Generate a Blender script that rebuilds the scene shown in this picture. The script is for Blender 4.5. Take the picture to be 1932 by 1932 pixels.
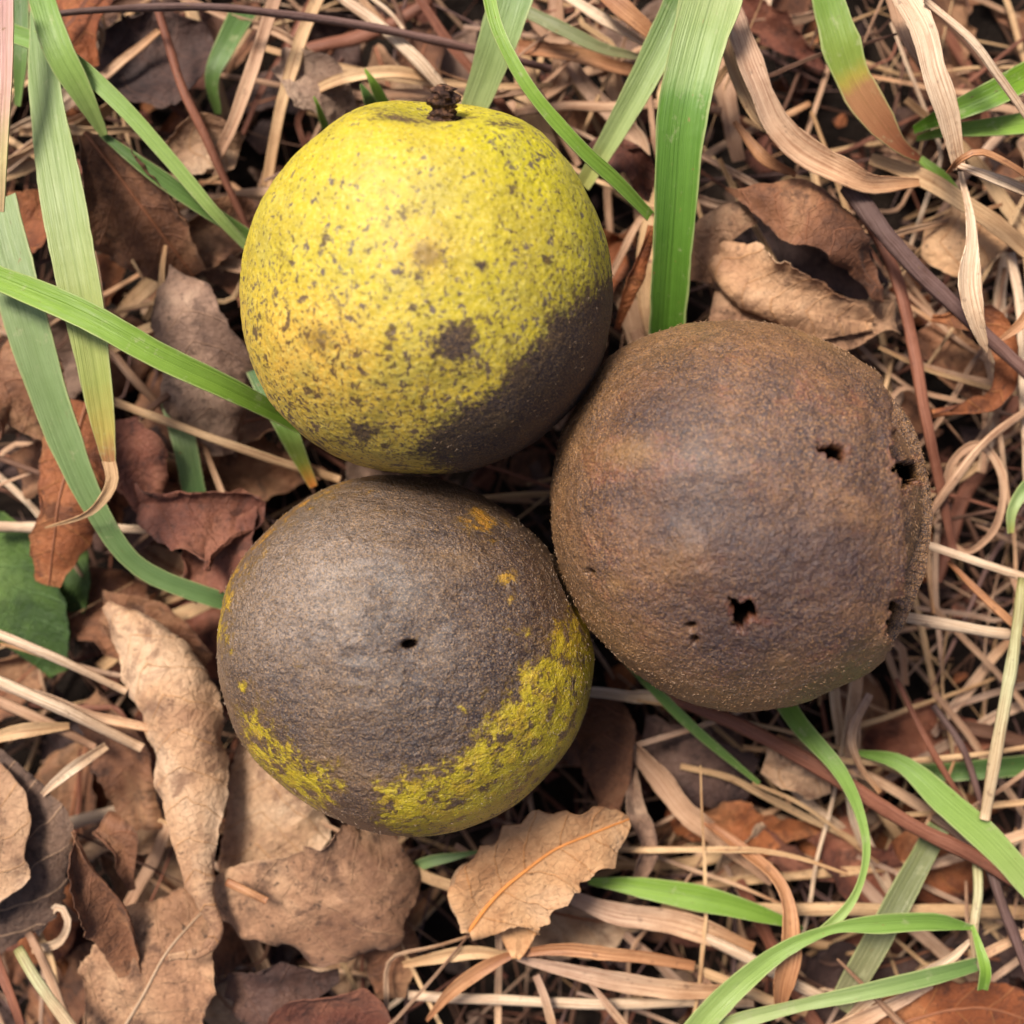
import bpy, bmesh, math, random
import numpy as np
from mathutils import Vector

# ------------------------------------------------------------------ camera, sky, sun, exposure
CM = 0.01                       # authored in centimetres
H, W0 = 16.0, 14.8              # camera height over the husks' centres, width of view there
sc = bpy.context.scene
for o in list(bpy.data.objects): bpy.data.objects.remove(o)
COL = sc.collection
cam_d = bpy.data.cameras.new('camera'); cam = bpy.data.objects.new('camera', cam_d); COL.objects.link(cam)
cam.location = (0, 0, H*CM); cam.rotation_euler = (0, 0, 0)
cam_d.sensor_width = 9.8; cam_d.lens = 9.8*H/W0
cam_d.clip_start = 0.005; cam_d.clip_end = 200
cam_d.dof.use_dof = True; cam_d.dof.focus_distance = 15.3*CM
cam_d.dof.aperture_fstop = cam_d.lens/2.9
sc.camera = cam
SUN_EL, SUN_AZ = math.radians(55), math.radians(-38)      # azimuth measured from image-up, clockwise
world = bpy.data.worlds.new("World"); sc.world = world; world.use_nodes = True
wn = world.node_tree; bg = wn.nodes['Background']
sky = wn.nodes.new('ShaderNodeTexSky'); sky.sky_type = 'NISHITA'; sky.sun_disc = False
sky.sun_elevation = SUN_EL; sky.sun_rotation = SUN_AZ
sky.air_density = 0.6; sky.dust_density = 4.0; sky.ozone_density = 0.6
wn.links.new(sky.outputs[0], bg.inputs[0]); bg.inputs[1].default_value = 0.062
sl = bpy.data.lights.new('sun', 'SUN'); sl.energy = 2.4; sl.angle = math.radians(16); sl.color = (1, .92, .82)
sun = bpy.data.objects.new('sun', sl); COL.objects.link(sun)
sd = Vector((math.sin(SUN_AZ)*math.cos(SUN_EL), math.cos(SUN_AZ)*math.cos(SUN_EL), math.sin(SUN_EL)))
sun.rotation_euler = sd.to_track_quat('Z', 'Y').to_euler(); sun.location = sd*2
vs = sc.view_settings; vs.view_transform = 'Standard'; vs.look = 'None'; vs.exposure = 1.2; vs.gamma = 1
sc.cycles.max_bounces = 6; sc.cycles.use_denoising = True

# ------------------------------------------------------------------ helpers
rng = random.Random(11)
def lin(r, g, b, k=1.0):
    f = lambda c: (c/255/12.92 if c/255 <= .04045 else ((c/255+.055)/1.055)**2.4)*k
    return (f(r), f(g), f(b), 1.0)

def at(px, py, z):
    k = W0/1932*(H-z)/H
    return np.array([(px-966)*k, -(py-966)*k, z])
def pxs(z): return W0/1932*(H-z)/H

_tab = np.random.RandomState(5).rand(65536)
def vnoise(P, seed=0):
    P = np.asarray(P, float); i = np.floor(P).astype(np.int64); f = P-i; f = f*f*(3-2*f)
    def h(dx, dy, dz):
        n = (i[:, 0]+dx)*73856093 ^ (i[:, 1]+dy)*19349663 ^ (i[:, 2]+dz)*83492791 ^ (seed*2654435761+12345)
        return _tab[(n ^ (n >> 13)) & 65535]
    c = 0
    for dx in (0, 1):
        for dy in (0, 1):
            for dz in (0, 1):
                w = (f[:, 0] if dx else 1-f[:, 0])*(f[:, 1] if dy else 1-f[:, 1])*(f[:, 2] if dz else 1-f[:, 2])
                c = c+w*h(dx, dy, dz)
    return c*2-1
def fbm(P, seed=0, octv=4, gain=.5):
    r = 0; a = 1; P = np.asarray(P, float)
    for k in range(octv):
        r = r+a*vnoise(P*2**k, seed+k*7); a *= gain
    return r
def sstep(x, a, b):
    t = np.clip((x-a)/(b-a), 0, 1); return t*t*(3-2*t)

def curve(pts, n):
    P = np.array(pts, float)
    if len(P) == 2: P = np.array([P[0], P.mean(0), P[1]])
    P2 = np.vstack([2*P[0]-P[1], P, 2*P[-1]-P[-2]])
    d = np.r_[0, np.cumsum(np.linalg.norm(np.diff(P, axis=0), axis=1))]; L = d[-1]; d = d/L
    u = np.linspace(0, 1, n); out = np.zeros((n, P.shape[1]))
    for k, uu in enumerate(u):
        i = min(np.searchsorted(d, uu, side='right')-1, len(P)-2)
        t = (uu-d[i])/(d[i+1]-d[i]+1e-12)
        a, b, c, e = P2[i], P2[i+1], P2[i+2], P2[i+3]
        out[k] = .5*((2*b)+(-a+c)*t+(2*a-5*b+4*c-e)*t*t+(-a+3*b-3*c+e)*t**3)
    return u, out, L
def prof(v, u):
    """value along the length: a number, a list (even spacing) or a list of (u, value)"""
    if np.isscalar(v): return np.full(len(u), float(v))
    if isinstance(v[0], (tuple, list)):
        x = [a for a, _ in v]; y = [b for _, b in v]
    else:
        x = np.linspace(0, 1, len(v)); y = v
    s = np.interp(u, x, y)
    if len(u) > 12:
        k = np.ones(5)/5; sp = np.r_[s[0], s[0], s, s[-1], s[-1]]; s2 = np.convolve(sp, k, 'valid'); s2[0] = s[0]; s2[-1] = s[-1]; s = s2
    return s
def frames(C, roll):
    T = np.gradient(C, axis=0); T /= np.linalg.norm(T, axis=1)[:, None]+1e-9
    Z = np.array([0, 0, 1.0]); B = np.cross(T, Z)
    ln = np.linalg.norm(B, axis=1)[:, None]; B = np.where(ln > 1e-3, B/(ln+1e-9), np.array([1., 0, 0]))
    for k in range(1, len(B)):
        if (B[k]*B[k-1]).sum() < -0.6: B[k] = -B[k] if False else B[k]
    N = np.cross(B, T)
    c, s = np.cos(roll)[:, None], np.sin(roll)[:, None]
    return T, B*c+N*s, N*c-B*s

def mesh_obj(name, V, F, mat, parent=None, uv=None, uvn=None, attrs=None, origin=None, smooth=True, sharp_after=None):
    V = np.asarray(V, float)
    me = bpy.data.meshes.new(name)
    o0 = V.mean(0) if origin is None else np.asarray(origin, float)
    me.from_pydata(((V-o0)*CM).tolist(), [], F if isinstance(F, list) else F.tolist())
    if uv is not None:
        li = np.empty(len(me.loops), np.int32); me.loops.foreach_get('vertex_index', li)
        l1 = me.uv_layers.new(name='cm'); l1.data.foreach_set('uv', np.asarray(uv, np.float32)[li].ravel())
        l2 = me.uv_layers.new(name='norm'); l2.data.foreach_set('uv', np.asarray(uvn, np.float32)[li].ravel())
    for k, a in (attrs or {}).items():
        at_ = me.attributes.new(k, 'FLOAT', 'POINT'); at_.data.foreach_set('value', np.asarray(a, np.float32))
    if smooth: me.polygons.foreach_set('use_smooth', [True]*len(me.polygons))
    if sharp_after is not None:       # the cut rim of a thin leaf is a crisp edge
        es = {tuple(sorted((f[a], f[(a+1) % 4]))) for f in F[sharp_after:] for a in range(4)}
        for e in me.edges:
            k_ = tuple(sorted(e.vertices))
            if k_ in es: e.use_edge_sharp = True
    me.materials.append(mat); me.update()
    ob = bpy.data.objects.new(name, me); COL.objects.link(ob)
    ob.location = tuple(o0*CM)
    if parent is not None:
        ob.parent = parent; ob.location = tuple(o0*CM-np.array(parent.location))
    return ob
def tag(o, label=None, cat=None, group=None, kind=None):
    if label: o['label'] = label
    if cat: o['category'] = cat
    if group: o['group'] = group
    if kind: o['kind'] = kind
    return o
def grid_faces(n, m, wrap=False, off=0):
    F = []
    for i in range(n-1):
        for j in range(m if wrap else m-1):
            j2 = (j+1) % m
            F.append((off+i*m+j, off+(i+1)*m+j, off+(i+1)*m+j2, off+i*m+j2))
    return F
def closed_sheet(G, NN, th):
    """G: n x m x 3 sheet, NN: normals; returns a closed thin solid's verts and faces (top then bottom)"""
    n, m, _ = G.shape
    top = (G+NN*th/2).reshape(-1, 3); bot = (G-NN*th/2).reshape(-1, 3)
    V = np.vstack([top, bot]); F = [tuple(reversed(f)) for f in grid_faces(n, m)]; o = n*m; nf0 = None
    F += grid_faces(n, m, off=o)
    global NFLAT; NFLAT = len(F)
    for j in range(m-1):
        a, b = j, j+1; F.append((a, b, o+b, o+a)); a, b = (n-1)*m+j, (n-1)*m+j+1; F.append((b, a, o+a, o+b))
    for i in range(n-1):
        a, b = i*m, (i+1)*m; F.append((b, a, o+a, o+b)); a, b = i*m+m-1, (i+1)*m+m-1; F.append((a, b, o+b, o+a))
    return V, F
def sheet_normals(G):
    du = np.gradient(G, axis=0); dv = np.gradient(G, axis=1); N = np.cross(dv, du)
    return N/(np.linalg.norm(N, axis=2)[..., None]+1e-9)

# ------------------------------------------------------------------ material graph helper
class MG:
    def __init__(s, name):
        s.m = bpy.data.materials.new(name); s.m.use_nodes = True; s.t = s.m.node_tree; s.t.nodes.clear()
        s.out = s.t.nodes.new('ShaderNodeOutputMaterial')
    def put(s, sock, v):
        if v is None: return
        if hasattr(v, 'is_output'): s.t.links.new(v, sock)
        else: sock.default_value = v
    def n(s, t, **kw):
        nd = s.t.nodes.new('ShaderNode'+t)
        for k, v in kw.items(): setattr(nd, k, v)
        return nd
    def math(s, op, a, b=None, c=None, clamp=False):
        nd = s.n('Math', operation=op, use_clamp=clamp)
        for i, v in enumerate((a, b, c)): s.put(nd.inputs[i], v)
        return nd.outputs[0]
    def vm(s, op, a, b=None, sc_=None):
        nd = s.n('VectorMath', operation=op); s.put(nd.inputs[0], a)
        if b is not None: s.put(nd.inputs[1], b)
        if sc_ is not None: s.put(nd.inputs['Scale'], sc_)
        return nd.outputs[0]
    def mix(s, f, a, b, mode='MIX'):
        nd = s.n('Mix', data_type='RGBA', blend_type=mode); s.put(nd.inputs[0], f); s.put(nd.inputs[6], a); s.put(nd.inputs[7], b)
        return nd.outputs[2]
    def noise(s, vec, scale, detail=3, rough=.55, dist=0, col=False):
        nd = s.n('TexNoise'); s.put(nd.inputs['Vector'], vec); s.put(nd.inputs['Scale'], scale)
        nd.inputs['Detail'].default_value = detail; nd.inputs['Roughness'].default_value = rough; nd.inputs['Distortion'].default_value = dist
        return nd.outputs['Color' if col else 'Fac']
    def vor(s, vec, scale, feature='F1', rnd=1.0, out='Distance'):
        nd = s.n('TexVoronoi', feature=feature); s.put(nd.inputs['Vector'], vec); nd.inputs['Scale'].default_value = scale
        nd.inputs['Randomness'].default_value = rnd; return nd.outputs[out]
    def step(s, x, a, b):
        nd = s.n('MapRange', interpolation_type='SMOOTHSTEP'); s.put(nd.inputs[0], x); s.put(nd.inputs[1], a); s.put(nd.inputs[2], b)
        return nd.outputs[0]
    def ramp(s, f, stops):
        nd = s.n('ValToRGB'); e = nd.color_ramp.elements
        while len(e) < len(stops): e.new(.5)
        for k, (p, c) in enumerate(stops): e[k].position = p; e[k].color = c
        s.put(nd.inputs[0], f); return nd.outputs[0]
    def attr(s, name): nd = s.n('Attribute', attribute_name=name); return nd.outputs['Fac']
    def uv(s, name): nd = s.n('UVMap', uv_map=name); return nd.outputs[0]
    def sep(s, v): nd = s.n('SeparateXYZ'); s.put(nd.inputs[0], v); return nd.outputs
    def comb(s, x, y, z=0.0):
        nd = s.n('CombineXYZ'); s.put(nd.inputs[0], x); s.put(nd.inputs[1], y); s.put(nd.inputs[2], z); return nd.outputs[0]
    def rand(s): return s.n('ObjectInfo').outputs['Random']
    def objcm(s):
        return s.vm('SCALE', s.n('TexCoord').outputs['Object'], sc_=100.0)
    def bump(s, h, dist_cm, strength=1.0, normal=None):
        nd = s.n('Bump'); s.put(nd.inputs['Strength'], strength); nd.inputs['Distance'].default_value = dist_cm*CM
        s.put(nd.inputs['Height'], h)
        if normal is not None: s.put(nd.inputs['Normal'], normal)
        return nd.outputs[0]
    def bsdf(s, col, rough=.6, spec=.5, normal=None, sheen=0, transl=0, transl_col=None, sheen_tint=None, coat=0):
        b = s.n('BsdfPrincipled'); s.put(b.inputs['Base Color'], col); s.put(b.inputs['Roughness'], rough)
        s.put(b.inputs['Specular IOR Level'], spec); s.put(b.inputs['Sheen Weight'], sheen); b.inputs['Sheen Roughness'].default_value = .5
        if sheen_tint: b.inputs['Sheen Tint'].default_value = sheen_tint
        s.put(b.inputs['Coat Weight'], coat); b.inputs['Coat Roughness'].default_value = .48
        if normal is not None: s.put(b.inputs['Normal'], normal)
        sh = b.outputs[0]
        if transl:
            t = s.n('BsdfTranslucent'); s.put(t.inputs[0], transl_col if transl_col is not None else col)
            if normal is not None: s.put(t.inputs[1], normal)
            mx = s.n('MixShader'); mx.inputs[0].default_value = transl
            s.t.links.new(sh, mx.inputs[1]); s.t.links.new(t.outputs[0], mx.inputs[2]); sh = mx.outputs[0]
        s.t.links.new(sh, s.out.inputs[0]); return s.m

# ------------------------------------------------------------------ leaf, blade and straw materials
KA = 0.82      # seen colour to base colour
def leaf_mat(name, c1, c2, c3, dark=(70, 48, 38), vein=None, specks=.6, blotch=.65, rough=.6, k=KA, vs=.42):
    g = MG(name); r = g.rand(); off = g.math('MULTIPLY', r, 97.0)
    uv = g.vm('ADD', g.uv('cm'), g.comb(off, off, off)); s = g.sep(g.uv('cm')); n = g.sep(g.uv('norm'))
    big = g.noise(uv, .55, 5, .6, .4)
    col = g.ramp(big, [(.37, lin(*c1, k)), (.5, lin(*c2, k)), (.62, lin(*c3, k))])
    mid = g.noise(uv, 2.2, 6, .68, .3)
    col = g.mix(g.math('MULTIPLY', g.step(mid, .50, .66), .75*blotch+.2), col, lin(*dark, k))
    fine = g.noise(uv, 14, 4, .7)
    col = g.mix(g.math('MULTIPLY', g.step(fine, .35, .7), .35), col, g.mix(.5, col, lin(*dark, k), 'MULTIPLY'))
    st_ = g.noise(g.vm('ADD', uv, (3, 8, 2)), 1.1, 5, .7, .6); col = g.mix(g.math('MULTIPLY', g.step(st_, .53, .60), .5*blotch), col, lin(*dark, k))
    sp = g.noise(uv, 7.5, 2, .5); col = g.mix(g.math('MULTIPLY', g.step(sp, .69-.05*specks, .74), .8*specks), col, lin(38, 26, 24, k))
    # veins: laterals leaving the midrib, and a fine net between them
    absv = g.math('ABSOLUTE', s[1])
    wob = g.math('MULTIPLY', g.math('SUBTRACT', g.noise(uv, 1.3, 2), .5), .35)
    ph = g.math('ADD', g.math('SUBTRACT', s[0], g.math('MULTIPLY', absv, .75)), wob)
    fr = g.math('ABSOLUTE', g.math('SUBTRACT', g.math('FRACT', g.math('DIVIDE', ph, .55)), .5))
    vline = g.math('SUBTRACT', 1.0, g.step(fr, 0.0, .045))
    net = g.math('SUBTRACT', 1.0, g.step(g.vor(uv, 6.5, 'DISTANCE_TO_EDGE'), 0.0, .07))
    vc = lin(*(vein or c3), k)
    col = g.mix(g.math('MULTIPLY', vline, vs), col, vc)
    col = g.mix(g.math('MULTIPLY', net, .08), col, lin(*dark, k))
    edge = g.math('ABSOLUTE', g.math('SUBTRACT', g.math('MULTIPLY', n[1], 2.0), 1.0))
    edge = g.step(g.math('ADD', edge, g.math('MULTIPLY', g.math('SUBTRACT', mid, .5), .25)), .93, 1.0)
    col = g.mix(g.math('MULTIPLY', edge, .5), col, g.mix(g.step(big, .45, .55), lin(*dark, k), lin(*c3, k)))
    tint = g.ramp(g.math('FRACT', g.math('MULTIPLY', r, 7.3)), [(0, (.78, .74, .72, 1)), (.5, (1, 1, 1, 1)), (1, (1.0, .9, .82, 1))])
    col = g.mix(1.0, col, tint, 'MULTIPLY')
    b = g.bump(g.noise(uv, 2.4, 5, .6, .6), .15, g.step(g.noise(g.vm('ADD', uv, (9, 9, 9)), .7, 3), .3, .7))
    b = g.bump(g.math('ADD', g.math('MULTIPLY', vline, .8), g.math('MULTIPLY', net, .4)), .018, .8, b)
    b = g.bump(fine, .035, .8, b)
    return g.bsdf(col, g.math('ADD', rough-.12, g.math('MULTIPLY', mid, .3)), .35, b, transl=.2, sheen=.05)

LM = {
 'tan':    leaf_mat('leaf_tan', (186, 142, 108), (222, 180, 140), (240, 206, 170), (124, 88, 68), (208, 150, 88)),
 'brown':  leaf_mat('leaf_brown', (120, 78, 54), (158, 108, 76), (194, 146, 106), (66, 44, 36), (170, 110, 76)),
 'grey':   leaf_mat('leaf_grey_brown', (142, 112, 94), (182, 148, 124), (210, 178, 150), (84, 62, 54), (180, 140, 110)),
 'red':    leaf_mat('leaf_red_brown', (106, 60, 46), (140, 84, 64), (170, 112, 86), (56, 32, 28), (150, 92, 66)),
 'orange': leaf_mat('leaf_orange', (150, 84, 46), (184, 112, 66), (206, 142, 94), (84, 46, 32), (205, 140, 80)),
 'purple': leaf_mat('leaf_purple_dark', (74, 54, 50), (98, 72, 64), (128, 98, 84), (42, 30, 30), (120, 88, 74)),
 'umber':  leaf_mat('leaf_umber', (112, 88, 74), (138, 110, 92), (166, 134, 110), (60, 44, 40), (214, 176, 140), vs=.85),
 'dull':   leaf_mat('leaf_dull_tan', (150, 108, 80), (194, 148, 112), (222, 180, 140), (84, 56, 44), (190, 148, 110), specks=.9, blotch=.7),
 'gold':   leaf_mat('leaf_gold', (214, 162, 112), (234, 188, 138), (240, 200, 156), (176, 122, 80), (220, 146, 72), specks=.7, blotch=.3, k=.95),
 'weed':   leaf_mat('leaf_green', (66, 96, 38), (96, 128, 54), (122, 152, 74), (36, 60, 28), (120, 160, 90), specks=.1, blotch=.2, rough=.5),
}
def rib_mat(name, c):
    g = MG(name); v = g.vm('ADD', g.uv('cm'), g.comb(g.math('MULTIPLY', g.rand(), 50.0), 0.0))
    nz = g.noise(v, 6, 4, .6)
    return g.bsdf(g.mix(nz, lin(*c, .6), lin(*c, 1.0)), .6, .3, g.bump(nz, .03, .6))
RIBM = {'dark': rib_mat('rib_brown', (150, 96, 66)), 'gold': rib_mat('rib_gold', (216, 140, 72)), 'pale': rib_mat('rib_pale', (190, 160, 130))}

def blade_mat(name, stops, dry=0.0, transl=.16, rough=.42, streak=.2, dashes=0, k=KA, midline=True, spotcol=(120, 96, 50)):
    """stops: (u, (r,g,b)) along the blade"""
    g = MG(name); r = g.rand(); off = g.math('MULTIPLY', r, 71.0)
    s = g.sep(g.uv('cm')); n = g.sep(g.uv('norm'))
    str_v = g.comb(g.math('ADD', g.math('MULTIPLY', s[0], .35), off), g.math('MULTIPLY', s[1], 26.0))
    st = g.noise(str_v, 1.0, 3, .6); vuv = g.vm('ADD', g.uv('cm'), g.comb(off, off))
    cl = g.noise(vuv, 1.6, 5, .6)
    u = g.math('ADD', n[0], g.math('MULTIPLY', g.math('SUBTRACT', cl, .5), .12))
    u = g.math('ADD', u, g.math('MULTIPLY', g.math('SUBTRACT', st, .5), .07))
    k2 = k*(1.0 if dry else .92)
    if not dry and not name.startswith('grass_pink'): stops = [(p, (min(240, c[0]*1.03+7), c[1]*.955, c[2]*.84)) for p, c in stops]
    col = g.ramp(u, [(p, lin(*c, k2)) for p, c in stops])
    col = g.mix(g.math('MULTIPLY', g.step(st, .3, .7), streak), col, g.mix(1.0, col, (.55, .6, .5, 1) if not dry else (.62, .5, .42, 1), 'MULTIPLY'))
    col = g.mix(g.math('MULTIPLY', g.step(cl, .42, .7), .3+.3*dry), col, g.mix(1.0, col, (.72, .78, .6, 1) if not dry else (.62, .52, .46, 1), 'MULTIPLY'))
    if not dry:
        vn = g.noise(g.comb(g.math('ADD', g.math('MULTIPLY', s[0], .12), off), g.math('MULTIPLY', s[1], 75.0)), 1.0, 2, .5)
        col = g.mix(g.math('MULTIPLY', g.step(vn, .46, .60), .42), col, g.mix(1.0, col, (.62, .70, .55, 1), 'MULTIPLY'))
        mg = g.step(g.math('ADD', g.math('ABSOLUTE', g.math('SUBTRACT', n[1], .5)), g.math('MULTIPLY', g.math('SUBTRACT', cl, .5), .12)), .44, .49)
        col = g.mix(g.math('MULTIPLY', mg, .5), col, lin(200, 206, 140, k))
        sc_ = g.noise(g.vm('ADD', vuv, (4, 1, 6)), 3.2, 6, .75); col = g.mix(g.math('MULTIPLY', g.step(sc_, .58, .68), .40), col, lin(186, 186, 140, k))
        nk = g.noise(g.vm('ADD', vuv, (1, 7, 2)), 5.5, 3, .6); col = g.mix(g.math('MULTIPLY', g.step(nk, .70, .73), .7), col, lin(150, 112, 66, k))
    if midline:
        d = g.math('ABSOLUTE', g.math('SUBTRACT', n[1], .5)); ml = g.math('SUBTRACT', 1.0, g.step(d, .0, .045))
        col = g.mix(g.math('MULTIPLY', ml, .45), col, g.mix(1.0, col, (.6, .66, .5, 1), 'MULTIPLY') if not dry else g.mix(1.0, col, (.7, .6, .5, 1), 'MULTIPLY'))
    sp = g.noise(g.comb(g.math('ADD', g.math('MULTIPLY', s[0], 3.0), off), g.math('MULTIPLY', s[1], 9.0)), 1.6, 3, .5)
    col = g.mix(g.math('MULTIPLY', g.step(sp, .68, .74), .35+.3*dry+dashes), col, lin(*spotcol, k))
    if dry:
        fb = g.noise(g.comb(g.math('ADD', g.math('MULTIPLY', s[0], .8), off), g.math('MULTIPLY', s[1], 60.0)), 1.0, 2, .6)
        col = g.mix(g.math('MULTIPLY', g.step(fb, .48, .60), .7), col, g.mix(1.0, col, (.52, .40, .34, 1), 'MULTIPLY'))
        dk = g.noise(vuv, 5, 4, .6); col = g.mix(g.math('MULTIPLY', g.step(dk, .6, .7), .45), col, lin(86, 60, 50, k))
    b = g.bump(st, .03, .6) if dry else g.bump(vn, .014, .8, g.bump(st, .03, .6)); b = g.bump(cl, .05, .4, b)
    if dry: b = g.bump(g.noise(vuv, 9, 3, .6), .02, .6, b)
    tc = g.mix(1.0, col, (1.0, 1.0, .55, 1), 'MULTIPLY') if not dry else col
    return g.bsdf(col, rough, .4 if not dry else .3, b, transl=transl, transl_col=tc)
BM = {
 'pale':   blade_mat('grass_pale', [(0, (110, 162, 96)), (.35, (152, 196, 138)), (.8, (172, 208, 152)), (1, (188, 205, 130))]),
 'teal':   blade_mat('grass_blue_green', [(0, (150, 190, 146)), (.5, (134, 178, 130)), (1, (96, 146, 96))]),
 'bright': blade_mat('grass_bright', [(0, (140, 196, 84)), (.5, (134, 190, 82)), (1, (112, 166, 70))]),
 'fresh':  blade_mat('grass_fresh', [(0, (120, 178, 84)), (.5, (146, 198, 112)), (1, (168, 210, 140))]),
 'dark':   blade_mat('grass_dark', [(0, (76, 124, 62)), (.5, (96, 146, 78)), (1, (110, 156, 86))]),
 'sheath': blade_mat('grass_two_tone', [(0, (176, 212, 160)), (.27, (150, 200, 132)), (.31, (106, 170, 76)), (.7, (92, 154, 60)), (1, (80, 136, 54))], dashes=.2, spotcol=(176, 130, 92), streak=.25),
 'tipdry': blade_mat('grass_dry_tip', [(0, (132, 180, 124)), (.5, (160, 198, 140)), (.84, (176, 204, 128)), (.93, (196, 196, 118)), (1, (178, 140, 104))]),
 'orangetip': blade_mat('grass_orange_tip', [(0, (62, 108, 66)), (.5, (92, 146, 66)), (.82, (128, 156, 66)), (1, (204, 140, 76))]),
 'halfdry': blade_mat('grass_half_dry', [(0, (120, 176, 80)), (.38, (150, 190, 96)), (.46, (190, 190, 100)), (.52, (186, 148, 116)), (.85, (150, 104, 80)), (1, (120, 72, 50))]),
 'greyed': blade_mat('grass_greyed', [(0, (128, 150, 108)), (.5, (136, 158, 124)), (1, (150, 160, 134))], streak=.45),
 'pink':   blade_mat('grass_pink', [(0, (226, 170, 164)), (.5, (232, 178, 160)), (.75, (222, 200, 140)), (1, (196, 160, 120))], streak=.2),
 'striped': blade_mat('grass_dark_streaked', [(0, (132, 188, 50)), (.5, (104, 164, 44)), (1, (80, 136, 40))], dashes=.6, spotcol=(92, 48, 34)),
 'cream':  blade_mat('straw_cream', [(0, (232, 202, 170)), (.5, (240, 214, 182)), (1, (218, 184, 148))], dry=.25, transl=.08, rough=.55),
 'tanst':  blade_mat('straw_tan', [(0, (204, 166, 122)), (.5, (228, 192, 146)), (1, (196, 156, 112))], dry=.4, transl=.06, rough=.6),
 'pinkst': blade_mat('straw_pink_brown', [(0, (176, 138, 110)), (.5, (212, 174, 140)), (1, (168, 130, 102))], dry=.5, transl=.04, rough=.65),
 'redst':  blade_mat('straw_red_brown', [(0, (132, 82, 62)), (.5, (156, 102, 78)), (1, (122, 78, 60))], dry=.4, transl=.03, rough=.6),
 'orangest': blade_mat('straw_orange', [(0, (168, 112, 74)), (.5, (208, 156, 112)), (1, (182, 128, 88))], dry=.5, transl=.08, rough=.5),
 'greyst': blade_mat('straw_grey', [(0, (190, 158, 136)), (.4, (212, 178, 148)), (.7, (222, 182, 144)), (1, (196, 146, 102))], dry=.9, transl=.06, rough=.65),
 'stem':   blade_mat('stem_purple_grey', [(0, (104, 84, 78)), (.5, (122, 96, 90)), (1, (134, 100, 88))], dry=.8, transl=0, rough=.8, midline=False),
 'brownst': blade_mat('straw_dark_brown', [(0, (96, 66, 50)), (.5, (122, 88, 68)), (1, (100, 70, 56))], dry=.7, transl=.02, rough=.7),
 'greenst': blade_mat('stem_pale_green', [(0, (176, 170, 110)), (.4, (206, 204, 158)), (.7, (214, 190, 150)), (1, (222, 196, 158))], dry=.2, transl=.05, rough=.5, midline=False),
}

# ------------------------------------------------------------------ builders
def blade(name, pts, w, mat, roll=0, fold=.25, th=.018, wav=.0, seed=0, parent=None, n=None, tube=None, abs_=False, ridge=0):
    """a grass blade or straw along pts (px, py, z); w = widths in px; tube = height/width ratio for round stems"""
    C0 = [tuple(p) if abs_ else tuple(at(*p)) for p in pts]
    L0 = sum(np.linalg.norm(np.subtract(C0[i+1], C0[i])) for i in range(len(C0)-1))
    n = n or int(max(14, min(90, L0*7)))
    u, C, L = curve(C0, n); L = L0
    wid = prof(w, u)*(1 if abs_ else 1)*np.array([pxs(z) for z in C[:, 2]])
    if True:
        q = np.c_[u*L*1.3, np.full(n, seed*3.7+pts[0][0]*.013), np.zeros(n)]
        C = C+np.c_[vnoise(q, 1), vnoise(q+9, 2), vnoise(q+5, 3)]*wav*wid[:, None]
        wid = wid*(1+(.10 if seed or wav else .05)*vnoise(q*1.7, 4)+(.05 if seed or wav else .025)*vnoise(q*6, 5))
    T, B, N = frames(C, prof(roll, u)*math.pi/180)
    if tube:
        m = 10; a = np.arange(m)/m*2*math.pi
        rr = 1+.12*np.cos(3*a+seed)
        G = C[:, None]+B[:, None]*(np.cos(a)*rr)[None, :, None]*wid[:, None, None]/2+N[:, None]*(np.sin(a)*rr)[None, :, None]*wid[:, None, None]/2*tube
        V = G.reshape(-1, 3); F = [tuple(reversed(f)) for f in grid_faces(n, m, True)]; F += [tuple(range(m)), tuple(reversed(range((n-1)*m, n*m)))]
        F[-2] = tuple(range(m)); 
        vv = np.tile(np.abs(a/math.pi-1), (n, 1)); uu = np.tile(u[:, None], (1, m))
        uvn = np.c_[uu.ravel(), vv.ravel()]; uv = np.c_[(uu*L).ravel(), (vv*wid[:, None]*1.5).ravel()]
        return mesh_obj(name, V, F, mat, parent, uv, uvn)
    m = 9; s = np.linspace(-1, 1, m)
    fo = prof(fold, u)
    hgt = fo[:, None]*np.abs(s)[None]**1.2
    if ridge: hgt = hgt+ridge*np.cos(s*math.pi*4)[None]*np.ones((n, 1))
    G = C[:, None]+B[:, None]*s[None, :, None]*wid[:, None, None]/2*np.cos(fo*.6)[:, None, None]+N[:, None]*(hgt*wid[:, None]/2)[..., None]
    if wav:
        q = np.c_[np.repeat(u*L*2.2, m), np.tile(s*1.2, n), np.full(n*m, seed*1.3)]
        G = G+(N[:, None]*(fbm(q, 6, 2)*.28*wav).reshape(n, m, 1)*wid[:, None, None])
    V, F = closed_sheet(G, sheet_normals(G), th)
    uu = np.tile(u[:, None], (1, m)); vv = np.tile((s*.5+.5)[None], (n, 1))
    uvn = np.c_[uu.ravel(), vv.ravel()]; uv = np.c_[(uu*L).ravel(), ((vv-.5)*wid[:, None]).ravel()]
    return mesh_obj(name, V, F, mat, parent, np.vstack([uv, uv]), np.vstack([uvn, uvn]), sharp_after=NFLAT)

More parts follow.
